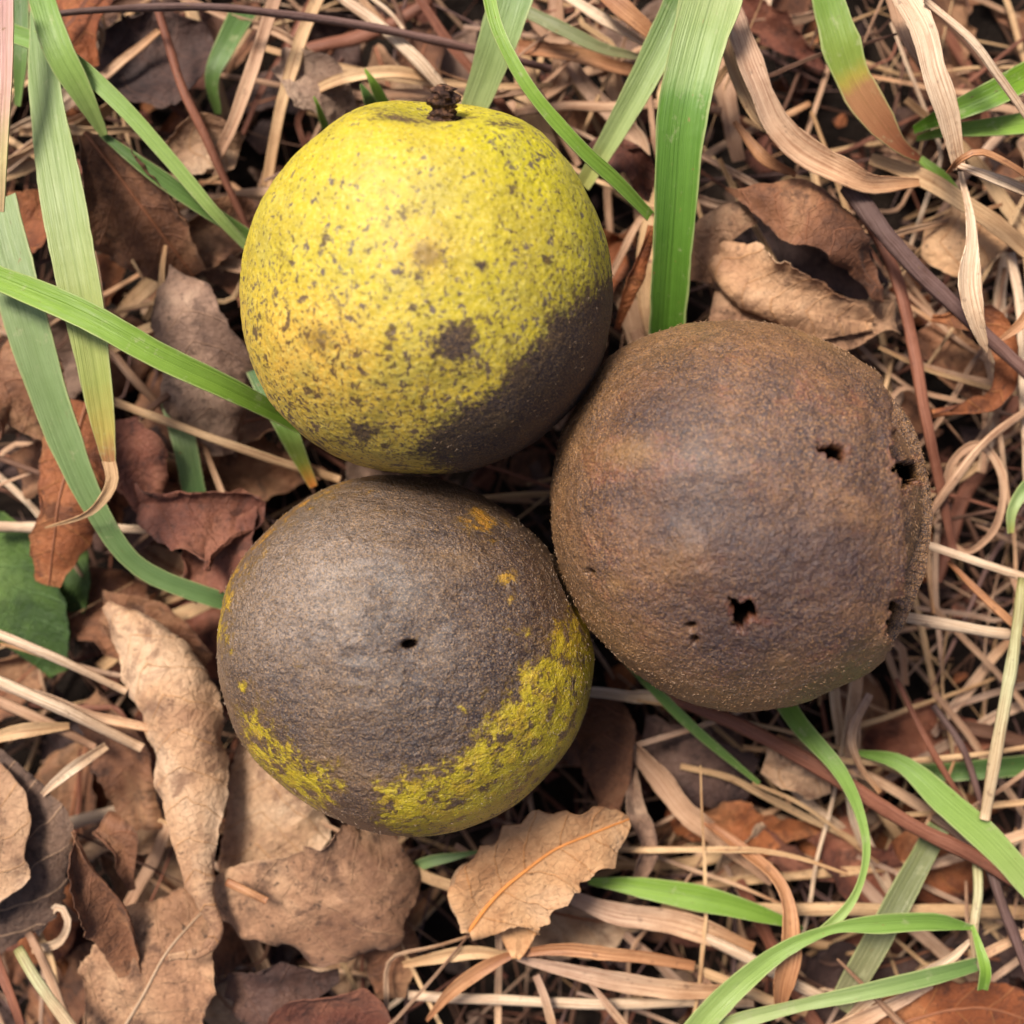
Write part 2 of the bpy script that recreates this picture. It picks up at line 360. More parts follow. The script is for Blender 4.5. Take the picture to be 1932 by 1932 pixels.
def leaf(pts, wl, wr, mat, cl=.3, cr=.3, roll=0, crump=1.0, serr=0, seed=1, th=.011, v0=0, n=80, mc=44, rib=None, abs_=False, name='dead_leaf', sink=0, bite=0.0):
    """a dead leaf: midrib pts; wl/wr visible half widths (px) left/right of travel; cl/cr curl (radians, + = upwards)"""
    C0 = [tuple(p) if abs_ else tuple(at(p[0], p[1], p[2]-sink)) for p in pts]
    u, C, _ = curve(C0, n); L = np.linalg.norm(np.diff(C, axis=0), axis=1).sum()
    T, B, N = frames(C, prof(roll, u)*math.pi/180)
    px = np.array([pxs(z) for z in C[:, 2]]); h = mc//2
    q = np.c_[u*L, np.zeros(n), np.full(n, seed*5.1)]
    G = np.zeros((n, 2*h+1, 3)); VC = np.zeros((n, 2*h+1)); VN = np.zeros((n, 2*h+1))
    for sgn, wv, cc, sd_ in ((-1, wl, cl, 3), (1, wr, cr, 8)):
        w = prof(wv, u)*px; c = prof(cc, u)+.3*vnoise(q*.9, sd_)*min(1, crump); ec = (1.1*vnoise(q*.8, sd_+11)+.8*vnoise(q*2.1, sd_+12))*min(1.2, crump); c = np.where(np.abs(c) < .02, .02, c)
        ac = np.abs(c); w = w*np.where(ac < 1.5, ac/np.sin(np.minimum(ac, 1.5)), ac)
        w = w*(1+.07*fbm(q*1.6, sd_+1, 3)*crump+serr*(np.abs(((u*L*2.6+.2*vnoise(q*2, 2)) % 1)-.5)-.25)*.9+.045*vnoise(q*9, sd_+2)+.03*vnoise(q*22, sd_+5))
        if bite: w = w*(1-.55*sstep(vnoise(q*1.2, sd_+6), .45, .6)*bite)
        t = np.arange(1, h+1)/h; a = v0+c[:, None]*t[None]+ec[:, None]*t[None]**5
        lat = np.cumsum(np.cos(a), 1)/h*w[:, None]; up = np.cumsum(np.sin(a), 1)/h*w[:, None]
        P = C[:, None]+sgn*B[:, None]*lat[..., None]+N[:, None]*up[..., None]
        idx = h+sgn*np.arange(1, h+1); G[:, idx] = P; VC[:, idx] = sgn*w[:, None]*t[None]; VN[:, idx] = sgn*t[None]
    G[:, h] = C
    uu = np.tile((u*L)[:, None], (1, 2*h+1))
    Q = np.c_[uu.ravel(), VC.ravel(), np.full(uu.size, seed*2.3)]
    NN = sheet_normals(G)
    rid = (1-np.abs(fbm(Q*1.1, 21, 3)))*.7+1.1*fbm(Q*.6, 31, 2)
    fine = (1-np.abs(vnoise(Q*3.1, 41)))*.25+.12*(1-np.abs(vnoise(Q*7.0, 43)))
    # between the lateral veins the blade quilts up a little
    quilt = np.abs(np.sin((uu-np.abs(VC)*.75+.18*vnoise(Q*1.5, 3).reshape(uu.shape))/.55*math.pi)).ravel()*.22
    amp = .125*crump*(.35+.65*np.abs(VN).ravel())
    G = G+NN*((rid+fine*.8+quilt*.3)*amp).reshape(n, -1, 1)
    V, F = closed_sheet(G, sheet_normals(G), th)
    uvn = np.c_[np.tile(u[:, None], (1, 2*h+1)).ravel(), (VN*.5+.5).ravel()]; uv = np.c_[uu.ravel(), VC.ravel()]
    ob = mesh_obj(name, V, F, mat, None, np.vstack([uv, uv]), np.vstack([uvn, uvn]), sharp_after=NFLAT)
    if rib:
        rc = G[:, h]+NN[:, h]*.012; rw = np.interp(u, [0, 1], [.075, .025])
        ma = 7; a = np.arange(ma)/ma*2*math.pi; T2, B2, N2 = frames(rc, np.zeros(n))
        R = rc[:, None]+(B2[:, None]*np.cos(a)[None, :, None]+N2[:, None]*np.sin(a)[None, :, None])*rw[:, None, None]/2
        r_uv = np.c_[np.repeat(u*L, ma), np.tile(a*.02, n)]
        mesh_obj('midrib', R.reshape(-1, 3), [tuple(reversed(f)) for f in grid_faces(n, ma, True)], RIBM[rib], ob, r_uv, r_uv)
    return ob

# ------------------------------------------------------------------ ground
def ground():
    g = MG('soil'); v = g.objcm(); a = g.noise(v, .8, 8, .65); b = g.noise(v, 5, 6, .65)
    col = g.ramp(a, [(.3, (.010, .007, .005, 1)), (.55, (.022, .014, .010, 1)), (.75, (.042, .028, .018, 1))])
    g.bsdf(col, .95, .2, g.bump(g.math('ADD', a, g.math('MULTIPLY', b, .4)), .5, 1.0))
    ax = np.r_[-3000, -600, -120, -40, np.linspace(-22, 22, 110), 40, 120, 600, 3000]
    X, Y = np.meshgrid(ax, ax, indexing='ij'); P = np.c_[X.ravel(), Y.ravel(), np.zeros(X.size)]
    Z = -5.2+.35*fbm(P*.4, 3, 4)+.12*fbm(P*2, 9, 3)
    P[:, 2] = Z; n = len(ax)
    o = mesh_obj('ground', P, [tuple(reversed(f)) for f in grid_faces(n, n)], g.m, origin=(0, 0, -5))
    tag(o, kind='structure')
ground()

# ------------------------------------------------------------------ the three walnut husks
def sd_poly(X, Y, poly):
    """signed distance (px), negative inside"""
    p = np.array(poly, float); d = np.full(X.shape, 1e9); ins = np.zeros(X.shape, bool)
    for i in range(len(p)):
        a, b = p[i], p[(i+1) % len(p)]
        ex, ey = b-a; wx, wy = X-a[0], Y-a[1]
        t = np.clip((wx*ex+wy*ey)/(ex*ex+ey*ey+1e-9), 0, 1)
        d = np.minimum(d, np.hypot(wx-ex*t, wy-ey*t))
        c = ((a[1] > Y) != (b[1] > Y)) & (X < (b[0]-a[0])*(Y-a[1])/((b[1]-a[1])+1e-12)+a[0])
        ins ^= c
    return np.where(ins, -d, d)
def sd_line(X, Y, line):
    p = np.array(line, float); d = np.full(X.shape, 1e9); side = np.zeros(X.shape)
    for a, b in zip(p[:-1], p[1:]):
        ex, ey = b-a; wx, wy = X-a[0], Y-a[1]; t = np.clip((wx*ex+wy*ey)/(ex*ex+ey*ey), 0, 1)
        dd = np.hypot(wx-ex*t, wy-ey*t); cr = ex*wy-ey*wx
        side = np.where(dd < d, np.sign(cr), side); d = np.minimum(d, dd)
    return d, side
_ico = None
def ico():
    global _ico
    if _ico is None:
        bm = bmesh.new(); bmesh.ops.create_icosphere(bm, subdivisions=8, radius=1.0)
        V = np.array([v.co[:] for v in bm.verts]); F = np.array([[v.index for v in f.verts] for f in bm.faces]); bm.free()
        _ico = (V/np.linalg.norm(V, axis=1)[:, None], F)
    return _ico
NUTS = []
def nut_base(cx, cy, z, rx, ry, rz, sq=.0, seed=0, ang=0, elong=0):
    D, F = ico(); c = at(cx, cy, z); k = pxs(z)*.985
    R = 1+.030*vnoise(D*1.3+seed, seed)+.017*vnoise(D*2.6+seed, seed+3)+.007*vnoise(D*5+seed, seed+4)+sq*((D**4).sum(1)*-1+.6)
    a = math.radians(ang); R = R*(1+elong*((D[:, 0]*math.cos(a)+D[:, 1]*math.sin(a))**2-.33))
    V = D*np.array([rx*k, ry*k, rz])*R[:, None]
    W = V+c; q = H/(H-W[:, 2])*1932/W0; X = 966+W[:, 0]*q; Y = 966-W[:, 1]*q     # chart over the upper face of the husk
    to = np.array([0, 0, H])-W; to /= np.linalg.norm(to, axis=1)[:, None]
    global FRONT
    FRONT = (to*D).sum(1)
    return D, F, c, V, X, Y
def push(V, c):
    """flatten against the husks already lying there"""
    W = V+c
    for (c2, r2) in NUTS:
        q = (W-c2)/r2; l = np.linalg.norm(q, axis=1); ins = l < 1.004
        W[ins] = c2+(q[ins]/l[ins, None])*1.004*r2
    return W-c

def husk_mat(kind):
    g = MG('husk_'+kind); v = g.objcm()
    wob = g.vm('SCALE', g.vm('SUBTRACT', g.noise(v, 3.0, 4, .6, 0, True), (.5, .5, .5)), sc_=.25)
    vw = g.vm('ADD', v, wob)
    n1 = g.noise(v, .7, 5, .6); n2 = g.noise(v, 4, 5, .65); n3 = g.noise(v, 22, 3, .7); n4 = g.noise(v, 46, 2, .6)
    dark = g.attr('dark'); hole = g.attr('hole'); warm = g.attr('warm')
    if kind == 'yellow':
        yel = g.ramp(n1, [(.36, lin(188, 166, 50, .80)), (.5, lin(208, 186, 46, .80)), (.64, lin(190, 176, 28, .80))])
        yel = g.mix(g.math('MULTIPLY', warm, .8), yel, lin(214, 164, 66, .88))
        yel = g.mix(g.math('MULTIPLY', g.attr('sat'), .8), yel, lin(212, 200, 8, .85))
        # pores: pale dimple net
        po = g.vor(v, 9.5, 'F1'); yel = g.mix(g.math('MULTIPLY', g.step(n3, .48, .66), .5), yel, lin(232, 218, 126, .86))
        yel = g.mix(g.math('MULTIPLY', g.step(n2, .42, .62), .32), yel, lin(164, 150, 46, .8))
        yel = g.mix(g.math('MULTIPLY', g.step(g.noise(v, 1.8, 5, .65), .5, .72), .4), yel, lin(186, 176, 92, .8))
        # freckles
        dens = g.math('ADD', g.math('MULTIPLY', g.attr('dens'), .100), g.math('MULTIPLY', g.math('SUBTRACT', n1, .5), .16))
        sv = g.vm('MULTIPLY', vw, (1.0, .85, 1.0))
        s1 = g.noise(sv, 7.5, 3, .6); s2 = g.noise(g.vm('ADD', sv, (7, 3, 1)), 17, 2, .5)
        f0 = g.step(g.math('ADD', g.noise(g.vm('ADD', sv, (2, 5, 9)), 4.2, 4, .65), g.math('MULTIPLY', dens, .7)), .685, .715); f1 = g.step(g.math('ADD', s1, dens), .675, .71); f2 = g.step(g.math('ADD', s2, dens), .665, .71)
        fr = g.math('MAXIMUM', g.math('MAXIMUM', f0, f1), g.math('MULTIPLY', f2, .85))
        frc = g.mix(g.math('MAXIMUM', g.step(n2, .45, .6), warm), lin(84, 66, 84, .8), lin(70, 40, 32, .8))
        soft = g.step(g.math('ADD', s1, dens), .59, .68)
        yel = g.mix(g.math('MULTIPLY', soft, .14), yel, lin(150, 136, 90, .8))
        yel = g.mix(g.math('MULTIPLY', fr, .84), yel, frc)
        sm = g.attr('smudge'); smm = g.step(g.math('ADD', sm, g.math('MULTIPLY', g.math('SUBTRACT', n3, .5), .9)), .4, .95)
        yel = g.mix(g.math('MULTIPLY', smm, .75), yel, lin(126, 92, 38, .8))
        dcol = g.ramp(g.noise(v, 2.2, 5, .65), [(.32, lin(54, 42, 44, .8)), (.5, lin(62, 48, 42, .8)), (.7, lin(92, 70, 46, .8))])
        dcol = g.mix(g.math('MULTIPLY', g.step(n4, .5, .62), .6), dcol, lin(150, 116, 70, .8))
        e = g.math('ADD', dark, g.math('ADD', g.math('MULTIPLY', g.math('SUBTRACT', n2, .5), 1.0), g.math('MULTIPLY', g.math('SUBTRACT', g.noise(v, 15, 3, .7), .5), 1.9)))
        col = g.mix(g.math('MULTIPLY', g.step(e, .16, .55), .55), yel, lin(120, 98, 50, .8)); col = g.mix(g.step(e, .32, .72), col, dcol)
        h = g.math('ADD', g.math('MULTIPLY', g.step(po, .1, .6), .5), g.math('MULTIPLY', n2, .8))
        b = g.bump(h, .018, .8); b = g.bump(n3, .016, .8, b); b = g.bump(n4, .008, .6, b)
        ro = g.math('ADD', .40, g.math('MULTIPLY', g.math('ADD', n3, g.step(e, .3, .6)), .2))
        return g.bsdf(col, ro, .4, b, sheen=.02, coat=.06)
    if kind == 'mottled':
        dcol = g.ramp(g.noise(v, .9, 6, .62, .3), [(.36, lin(54, 45, 48, .85)), (.47, lin(82, 65, 58, .85)), (.57, lin(106, 84, 68, .85)), (.68, lin(132, 102, 70, .85))])
        dcol = g.mix(g.math('MULTIPLY', warm, .7), dcol, lin(96, 62, 40, .8))
        dcol = g.mix(g.math('MULTIPLY', g.attr('dusk'), .75), dcol, g.mix(n3, lin(28, 22, 28, .85), lin(70, 56, 56, .85)))  # dark stain tone that also paints shade onto the husk
        dcol = g.mix(g.math('MULTIPLY', g.attr('painted_hilite'), .7), dcol, lin(160, 140, 124, .85))  # painted highlight, mixed in as a paler skin tone
        dcol = g.mix(g.math('MULTIPLY', g.step(n3, .46, .58), .6), dcol, lin(40, 31, 32, .8))
        dcol = g.mix(g.math('MULTIPLY', g.step(n4, .52, .62), .65), dcol, lin(176, 138, 92, .85))
        yel = g.mix(g.attr('olive'), lin(220, 196, 26, .86), lin(204, 140, 50, .84)); yel = g.mix(g.math('MULTIPLY', g.step(n3, .4, .65), .45), yel, lin(172, 142, 34, .8)); yel = g.mix(g.math('MULTIPLY', g.step(n2, .48, .62), .45), yel, lin(206, 156, 40, .85))
        e = g.math('ADD', g.attr('yel'), g.math('ADD', g.math('MULTIPLY', g.math('SUBTRACT', g.noise(vw, 3.2, 5, .72), .5), 2.3), g.math('MULTIPLY', g.math('SUBTRACT', n3, .5), 1.1)))
        sp_ = g.step(g.noise(g.vm('ADD', vw, (6, 2, 4)), 4.6, 4, .65), .50, .62); e = g.math('SUBTRACT', e, g.math('MULTIPLY', sp_, .34))
        ob_ = g.mix(n3, lin(92, 66, 40, .8), lin(140, 106, 44, .8))
        col = g.mix(g.math('MULTIPLY', g.step(e, .18, .60), .85), dcol, ob_)
        col = g.mix(g.math('MULTIPLY', g.step(e, .46, .82), .95), col, yel)
        wr = g.noise(g.vm('MULTIPLY', vw, (1.0, 1.7, 1.2)), 4.2, 5, .62, .8)
        b = g.bump(g.noise(vw, 1.9, 4, .6, .4), .30, .5); b = g.bump(wr, .13, .8, b); b = g.bump(n3, .030, .95, b); b = g.bump(n4, .008, .7, b)
        ro = g.math('ADD', .22, g.math('MULTIPLY', n3, .22))
    else:
        dcol = g.ramp(g.noise(v, 1.1, 7, .66, .4), [(.34, lin(60, 44, 50, .85)), (.46, lin(98, 70, 62, .85)), (.56, lin(130, 92, 70, .85)), (.66, lin(168, 122, 84, .85))])
        dcol = g.mix(g.math('MULTIPLY', g.step(g.noise(g.vm('ADD', v, (5, 5, 5)), 1.5, 5, .7), .54, .68), .45), dcol, lin(160, 88, 66, .85))
        dcol = g.mix(g.math('MULTIPLY', g.attr('rim'), .5), dcol, lin(158, 120, 78, .85))
        dcol = g.mix(g.math('MULTIPLY', g.step(n3, .46, .58), .62), dcol, lin(40, 27, 28, .8))
        dcol = g.mix(g.math('MULTIPLY', g.step(n4, .51, .61), .7), dcol, lin(196, 144, 84, .85))
        dcol = g.mix(g.math('MULTIPLY', warm, .6), dcol, lin(200, 150, 84, .85))
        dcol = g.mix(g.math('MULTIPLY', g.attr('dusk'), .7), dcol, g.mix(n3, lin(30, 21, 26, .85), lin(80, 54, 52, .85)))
        col = g.mix(g.math('MULTIPLY', g.attr('rust'), .75), dcol, g.mix(n4, lin(84, 36, 20, .8), lin(170, 88, 46, .8)))
        wr = g.noise(vw, 5.5, 5, .65, .5)
        b = g.bump(g.noise(vw, 2.2, 5, .6, .5), .30, .6); b = g.bump(wr, .12, .8, b); b = g.bump(n3, .032, .95, b); b = g.bump(n4, .009, .7, b)
        ro = g.math('ADD', .24, g.math('MULTIPLY', n3, .25))
    col = g.mix(g.step(hole, .12, .4), col, lin(12, 8, 7, .8))
    wet = g.math('SUBTRACT', 1.0, g.step(hole, .05, .3))
    return g.bsdf(col, ro, g.math('MULTIPLY', wet, .7), b, sheen=0, coat=g.math('MULTIPLY', wet, .34))

def blob(X, Y, cx, cy, r, sx=1.0, ang=0):
    a = math.radians(ang); dx = (X-cx)*math.cos(a)+(Y-cy)*math.sin(a); dy = -(X-cx)*math.sin(a)+(Y-cy)*math.cos(a)
    return np.exp(-((dx/(r*sx))**2+(dy/r)**2))

# yellow husk
D, F, c, V, X, Y = nut_base(813, 561, .35, 355, 352, 2.62, sq=.03, seed=4)
C1 = c; NUTS.append((c, np.array([357*pxs(.35)*.985, 356*pxs(.35)*.985, 2.62])))
ds = np.array([.10, .85, .50]); ds /= np.linalg.norm(ds)
g0 = np.clip(D@ds, -1, 1); an = np.arccos(g0)
V = V*(1-.085*np.exp(-(an/.22)**2)+.022*np.exp(-((an-.5)/.2)**2))[:, None]
V = V*(1+.0035*fbm(D*9, 3, 3))[:, None]
dk = sstep(-sd_poly(X, Y, [(1230, 450), (1150, 520), (1090, 575), (1040, 600), (1015, 645), (965, 690), (940, 735), (885, 765), (860, 795), (810, 815), (790, 850), (840, 880), (900, 960), (1300, 980), (1300, 450)]), -46, 44)
dk = np.maximum(dk, .95*blob(X, Y, 858, 648, 40, 1.05)*1.15)
for (x, y, r, s_, a_) in ((830, 660, 26, 1, .7), (688, 815, 20, 1.5, .85), (777, 580, 11, .8, .8), (768, 402, 22, 1.4, .42), (965, 358, 14, .9, .55), (800, 505, 24, 1, .4), (600, 640, 24, 1.2, .25), (742, 640, 10, .5, .6), (910, 600, 15, 1.3, .5), (905, 695, 12, 1.6, .55), (912, 500, 12, 1.4, .55), (960, 640, 13, 1.1, .5), (530, 480, 16, 1, .4), (940, 870, 90, 1.4, .75), (1130, 560, 60, .8, .5)):
    dk = np.maximum(dk, a_*blob(X, Y, x, y, r, s_))
dk = np.maximum(dk, .62*blob(X, Y, 765, 218, 14, 5.5, 3)); dk = np.maximum(dk, .6*blob(X, Y, 950, 235, 11, 4, 12)); dk = np.maximum(dk, .8*np.exp(-(an/.13)**2))
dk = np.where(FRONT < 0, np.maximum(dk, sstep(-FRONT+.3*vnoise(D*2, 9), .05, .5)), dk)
warm = np.clip(sstep(Y-.35*X, 250, 520)*.6+blob(X, Y, 600, 640, 100)*.7+blob(X, Y, 800, 480, 60)*.6, 0, 1)
sat = blob(X, Y, 1010, 290, 80, 2.4, 35)+blob(X, Y, 1130, 470, 60, 1.6, 80)*.8
dens = .45+sstep(Y, 250, 850)*.55-.25*blob(X, Y, 640, 300, 110)+.25*sstep(X, 900, 1100)
smu = np.maximum(blob(X, Y, 805, 480, 38, 1.1), np.maximum(.8*blob(X, Y, 600, 640, 42, 1.2), .7*blob(X, Y, 745, 640, 14, .7)))
yn = mesh_obj('walnut', V+c, F, husk_mat('yellow'), attrs={'dark': dk, 'hole': np.zeros(len(D)), 'warm': warm, 'sat': np.clip(sat, 0, 1), 'dens': dens, 'smudge': smu}, origin=c)
def fuzz(husk, V, c, n, seed, mask=None, col=(190, 150, 96)):
    r = np.random.RandomState(seed); Dn = V/np.linalg.norm(V, axis=1)[:, None]
    ok = np.where((mask if mask is not None else np.ones(len(V))) > .5)[0]; id_ = r.choice(ok, n)
    P = V[id_]+r.normal(0, .01, (n, 3)); N = Dn[id_]
    fl = np.c_[vnoise(N*2.2, seed), vnoise(N*2.2, seed+1), vnoise(N*2.2, seed+2)]+r.normal(0, .45, (n, 3))
    T = fl-(fl*N).sum(1)[:, None]*N; T /= np.linalg.norm(T, axis=1)[:, None]+1e-9
    ln = r.uniform(.018, .048, n)[:, None]; w = r.uniform(.0016, .0030, n)[:, None]; S_ = np.cross(T, N)
    tip = P+T*ln*.95+N*ln*r.uniform(.08, .45, n)[:, None]
    Vv = np.stack([P-S_*w-N*.01, P+S_*w-N*.01, tip, P+N*w*1.6-N*.004], 1).reshape(-1, 3)
    i = np.arange(n)*4; F = np.concatenate([np.c_[i, i+1, i+2], np.c_[i+1, i+3, i+2], np.c_[i+3, i, i+2]])
    g = MG('husk_fuzz'); g.bsdf(lin(*col, .9), .5, .4)
    o = mesh_obj('fuzz', Vv+c, F, g.m, husk, smooth=False); o['kind'] = 'stuff'
GRP = 'walnuts in their husks lying together on the litter'
fuzz(yn, V, c, 7000, 1, dk, (112, 86, 58))
tag(yn, 'yellow green speckled walnut husk with dark stalk stub and blackened lower right side', 'walnut', GRP)
# its stalk: a ragged dark stub
def stalk():
    g = MG('stalk'); v = g.objcm(); a = g.noise(v, 9, 5, .7); b = g.noise(v, 30, 3, .7)
    col = g.ramp(a, [(.3, lin(34, 24, 22)), (.5, lin(74, 50, 40)), (.7, lin(150, 108, 78))])
    m = g.bsdf(col, .8, .3, g.bump(b, .05, 1.0))
    base = C1+ds*2.52; d = np.array([0.0, .80, .45]); d /= np.linalg.norm(d)
    u = np.linspace(0, 1, 22); ma = 18; a_ = np.arange(ma)/ma*2*math.pi
    e1 = np.cross(d, [0, 0, 1.]); e1 /= np.linalg.norm(e1); e2 = np.cross(d, e1)
    G = np.zeros((22, ma, 3))
    for i, uu in enumerate(u):
        r = np.interp(uu, [0, .15, .4, .6, .85, 1], [.26, .17, .14, .19, .15, .05])
        q = np.c_[np.cos(a_)*2, np.sin(a_)*2, np.full(ma, uu*5)]
        rr = r*(1+.35*vnoise(q*1.6, 5)+.4*vnoise(q*4, 8))
        G[i] = base-d*.12+d*uu*.46+np.outer(np.cos(a_)*rr, e1)+np.outer(np.sin(a_)*rr, e2)
    st = mesh_obj('stem', G.reshape(-1, 3), grid_faces(22, ma, True)+[tuple(reversed(range(ma)))], m, yn)
    r2 = random.Random(3); VV = []; FF = []
    for k in range(54):      # splinters and bracts round the stub
        a = r2.uniform(0, 6.28); rad = r2.uniform(.06, .17); h0 = r2.uniform(-.02, .3); ln = r2.uniform(.08, .24)
        o = math.cos(a)*e1+math.sin(a)*e2; p0 = base+o*rad+d*h0; p2 = p0+d*ln*r2.uniform(.5, 1)+o*ln*r2.uniform(.1, .7); t = np.cross(d, o)*r2.uniform(.02, .05)
        i = len(VV); VV += [p0-t, p0+t, p0-o*.02, p2]; FF += [(i, i+1, i+3), (i+1, i+2, i+3), (i+2, i, i+3), (i, i+2, i+1)]
    mesh_obj('bract', np.array(VV), FF, m, st, smooth=False)
stalk()

# right, brown husk with holes
D, F, c, V, X, Y = nut_base(1382, 969, .15, 356, 366, 2.6, sq=.01, seed=9, ang=-60, elong=.03)
C3 = c
fr = FRONT > -.05
wx = X+12*vnoise(D*22, 3)+9*vnoise(D*48, 4); wy = Y+12*vnoise(D*22, 5)+9*vnoise(D*48, 6)
line = [(1560, 560), (1600, 625), (1640, 680), (1668, 760), (1682, 850), (1694, 940), (1702, 1040), (1698, 1130), (1660, 1240), (1620, 1330)]
dd, side = sd_line(X+3*vnoise(D*9, 8), Y, line)
right = (side < 0) & fr
dent = np.where(right, sstep(dd+9*vnoise(D*16, 91)+5*vnoise(D*36, 92), -3, 24)*.12*(1-.6*sstep(dd, 24, 66)), 0)*(.35+.65*sstep(Y, 620, 760)*sstep(-Y, -1260, -1120))
dent = dent-.026*np.exp(-(dd/20)**2)*fr
S = np.ones(len(D))-dent
S -= .026*blob(X, Y, 1300, 960, 60, 1.6)-.018*blob(X, Y, 1290, 1060, 50)+.02*blob(X, Y, 1480, 980, 80)-.012*blob(X, Y, 1200, 850, 60)+.018*blob(X, Y, 1390, 1170, 60)
S *= 1+.0045*fbm(D*7, 13, 4)+.0025*(1-np.abs(vnoise(D*17, 15)))*sstep(-D[:, 2], -1, -.4)
holes = [[(1376, 1132), (1392, 1150), (1400, 1142), (1412, 1140), (1428, 1158), (1424, 1168), (1408, 1172), (1400, 1190), (1390, 1186), (1388, 1160)],
         [(1547, 838), (1552, 850), (1560, 845), (1572, 838), (1588, 846), (1592, 858), (1580, 864), (1570, 860), (1560, 858), (1550, 852)],
         [(1692, 845), (1704, 850), (1712, 868), (1728, 870), (1742, 884), (1736, 898), (1722, 900), (1716, 910), (1704, 896), (1694, 885)],
         [(1690, 1142), (1706, 1140), (1704, 1190), (1682, 1194), (1676, 1180), (1680, 1156)]]
hole = np.zeros(len(D)); rust = np.zeros(len(D))
for i, h in enumerate(holes):
    hc = np.mean(h, 0); h = [tuple(hc+(np.array(p)-hc)*(1.15, 1.25, 1.75, 1.6)[i]) for p in h]
    sdv = sd_poly(wx*.5+X*.5, wy*.5+Y*.5, h); sdv = np.where(fr, sdv, 99)
    hole = np.maximum(hole, sstep(-sdv, -2.5, 1.5)); rust = np.maximum(rust, .8*np.exp(-(np.abs(sdv-4)/4.5)**2)*(.2+.65*sstep(vnoise(D*30, 77), -.3, .4)))
for (x, y, r) in ((1112, 1081, 5), (1302, 1183, 6), (1310, 1210, 5), (1384, 1142, 6), (1118, 1300, 3)):
    hole = np.maximum(hole, np.where(fr, .9*blob(X+.3*(wx-X), Y+.3*(wy-Y), x, y, r), 0))
rust = np.maximum(rust, .6*blob(X, Y, 1445, 1175, 8, 1.8)); rust = np.where(fr, rust, 0)
rust = np.maximum(rust, .55*np.where(fr, blob(X, Y, 1720, 760, 36, 1.2, 60), 0))
S = S*(1-.19*hole+.010*rust)
rim = sstep(np.hypot(D[:, 0], D[:, 1]), .72, .98)
warm = np.clip(.7*blob(X, Y, 1190, 855, 26, 2.2)+.5*blob(X, Y, 1290, 1050, 34)+.8*blob(X, Y, 1530, 625, 16, 3, 25)+.5*blob(X, Y, 1160, 1100, 20)+.5*blob(X, Y, 1470, 1250, 18, 1.6), 0, 1)
V = push(V*S[:, None], c)
NUTS.append((c, np.array([356*pxs(.15)*.985, 366*pxs(.15)*.985, 2.6])))
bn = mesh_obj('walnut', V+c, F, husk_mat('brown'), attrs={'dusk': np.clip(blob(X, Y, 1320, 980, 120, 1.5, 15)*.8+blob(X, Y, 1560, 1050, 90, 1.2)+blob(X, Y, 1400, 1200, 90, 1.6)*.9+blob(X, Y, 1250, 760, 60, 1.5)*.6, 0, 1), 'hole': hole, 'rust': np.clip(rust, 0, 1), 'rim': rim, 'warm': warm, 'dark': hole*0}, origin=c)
fuzz(bn, V, c, 24000, 2, 1-hole, (138, 104, 70))
tag(bn, 'rotten brown walnut husk with ragged black holes and a creased right edge', 'walnut', GRP)

# lower, dark mottled husk
D, F, c, V, X, Y = nut_base(768, 1233, -.45, 352, 338, 2.5, sq=.02, seed=14, ang=-38, elong=.05)
V = V*1.0
fr = FRONT > -.05
S = 1+.003*fbm(D*8, 17, 4)
S -= .045*blob(X, Y, 775, 1205, 70, 1.3)+.018*blob(X, Y, 700, 1110, 60, 2)-.016*blob(X, Y, 600, 1100, 90)-.012*blob(X, Y, 880, 1120, 70)
S -= .010*np.abs(fbm(D*np.array([6, 10, 7]), 27, 3))*blob(X, Y, 760, 1150, 230)
pit = np.where(fr, blob(X, Y, 772, 1213, 7, 2.0, -12), 0); S -= .05*pit
yel = np.zeros(len(D))
for poly, a in (([(1135, 1080), (1050, 1170), (1000, 1240), (955, 1290), (915, 1330), (885, 1380), (870, 1420), (800, 1445), (710, 1470), (700, 1500), (715, 1560), (850, 1640), (1020, 1600), (1150, 1430), (1190, 1150)], .88),
                ([(455, 1290), (510, 1360), (560, 1415), (640, 1440), (655, 1480), (620, 1530), (540, 1560), (440, 1450)], .74),
                ([(720, 890), (620, 935), (540, 985), (480, 1050), (452, 1130), (430, 1230), (340, 1200), (340, 1000), (520, 860)], .80)):
    yel = np.maximum(yel, a*sstep(-sd_poly(X, Y, poly), -42, 46))
for (x, y, r, s_, a) in ((905, 985, 38, 1.3, .74), (955, 1090, 14, 1.6, .85), (985, 1192, 14, 1.2, .5), (1000, 1295, 16, 1, .62), (960, 1185, 12, 1, .65), (965, 1130, 14, 1, .6), (935, 1020, 16, 1, .5), (880, 1340, 14, 1.6, .5), (1065, 1240, 26, 1, .5)):
    yel = np.maximum(yel, a*blob(X, Y, x, y, r, s_))
yel = np.where(FRONT < 0, np.maximum(yel, .3), yel)
olive = np.clip(sstep(-Y, -1300, -1000)*1.0, 0, 1)
warm = np.clip(blob(X, Y, 990, 1150, 110, 1.0)+.5*sstep(Y-.0*X, 1420, 1560), 0, 1)
painted_hilite = np.clip(blob(X, Y, 580, 1080, 130, 1.3, -40)+.5*blob(X, Y, 480, 1200, 80), 0, 1)  # highlight on the upper left, put into the husk colour
mn = mesh_obj('walnut', push(V*S[:, None], c)+c, F, husk_mat('mottled'), attrs={'dusk': np.clip(blob(X, Y, 830, 1330, 95, 1.6, -10)+.8*blob(X, Y, 960, 1150, 80, 1.0)+.6*blob(X, Y, 720, 1110, 50, 1.8, 25)+.6*blob(X, Y, 780, 930, 50, 2.5), 0, 1), 'hole': pit, 'yel': yel, 'olive': olive, 'warm': warm, 'painted_hilite': painted_hilite, 'dark': pit*0}, origin=c)  # dusk blobs here are stain and painted shade together
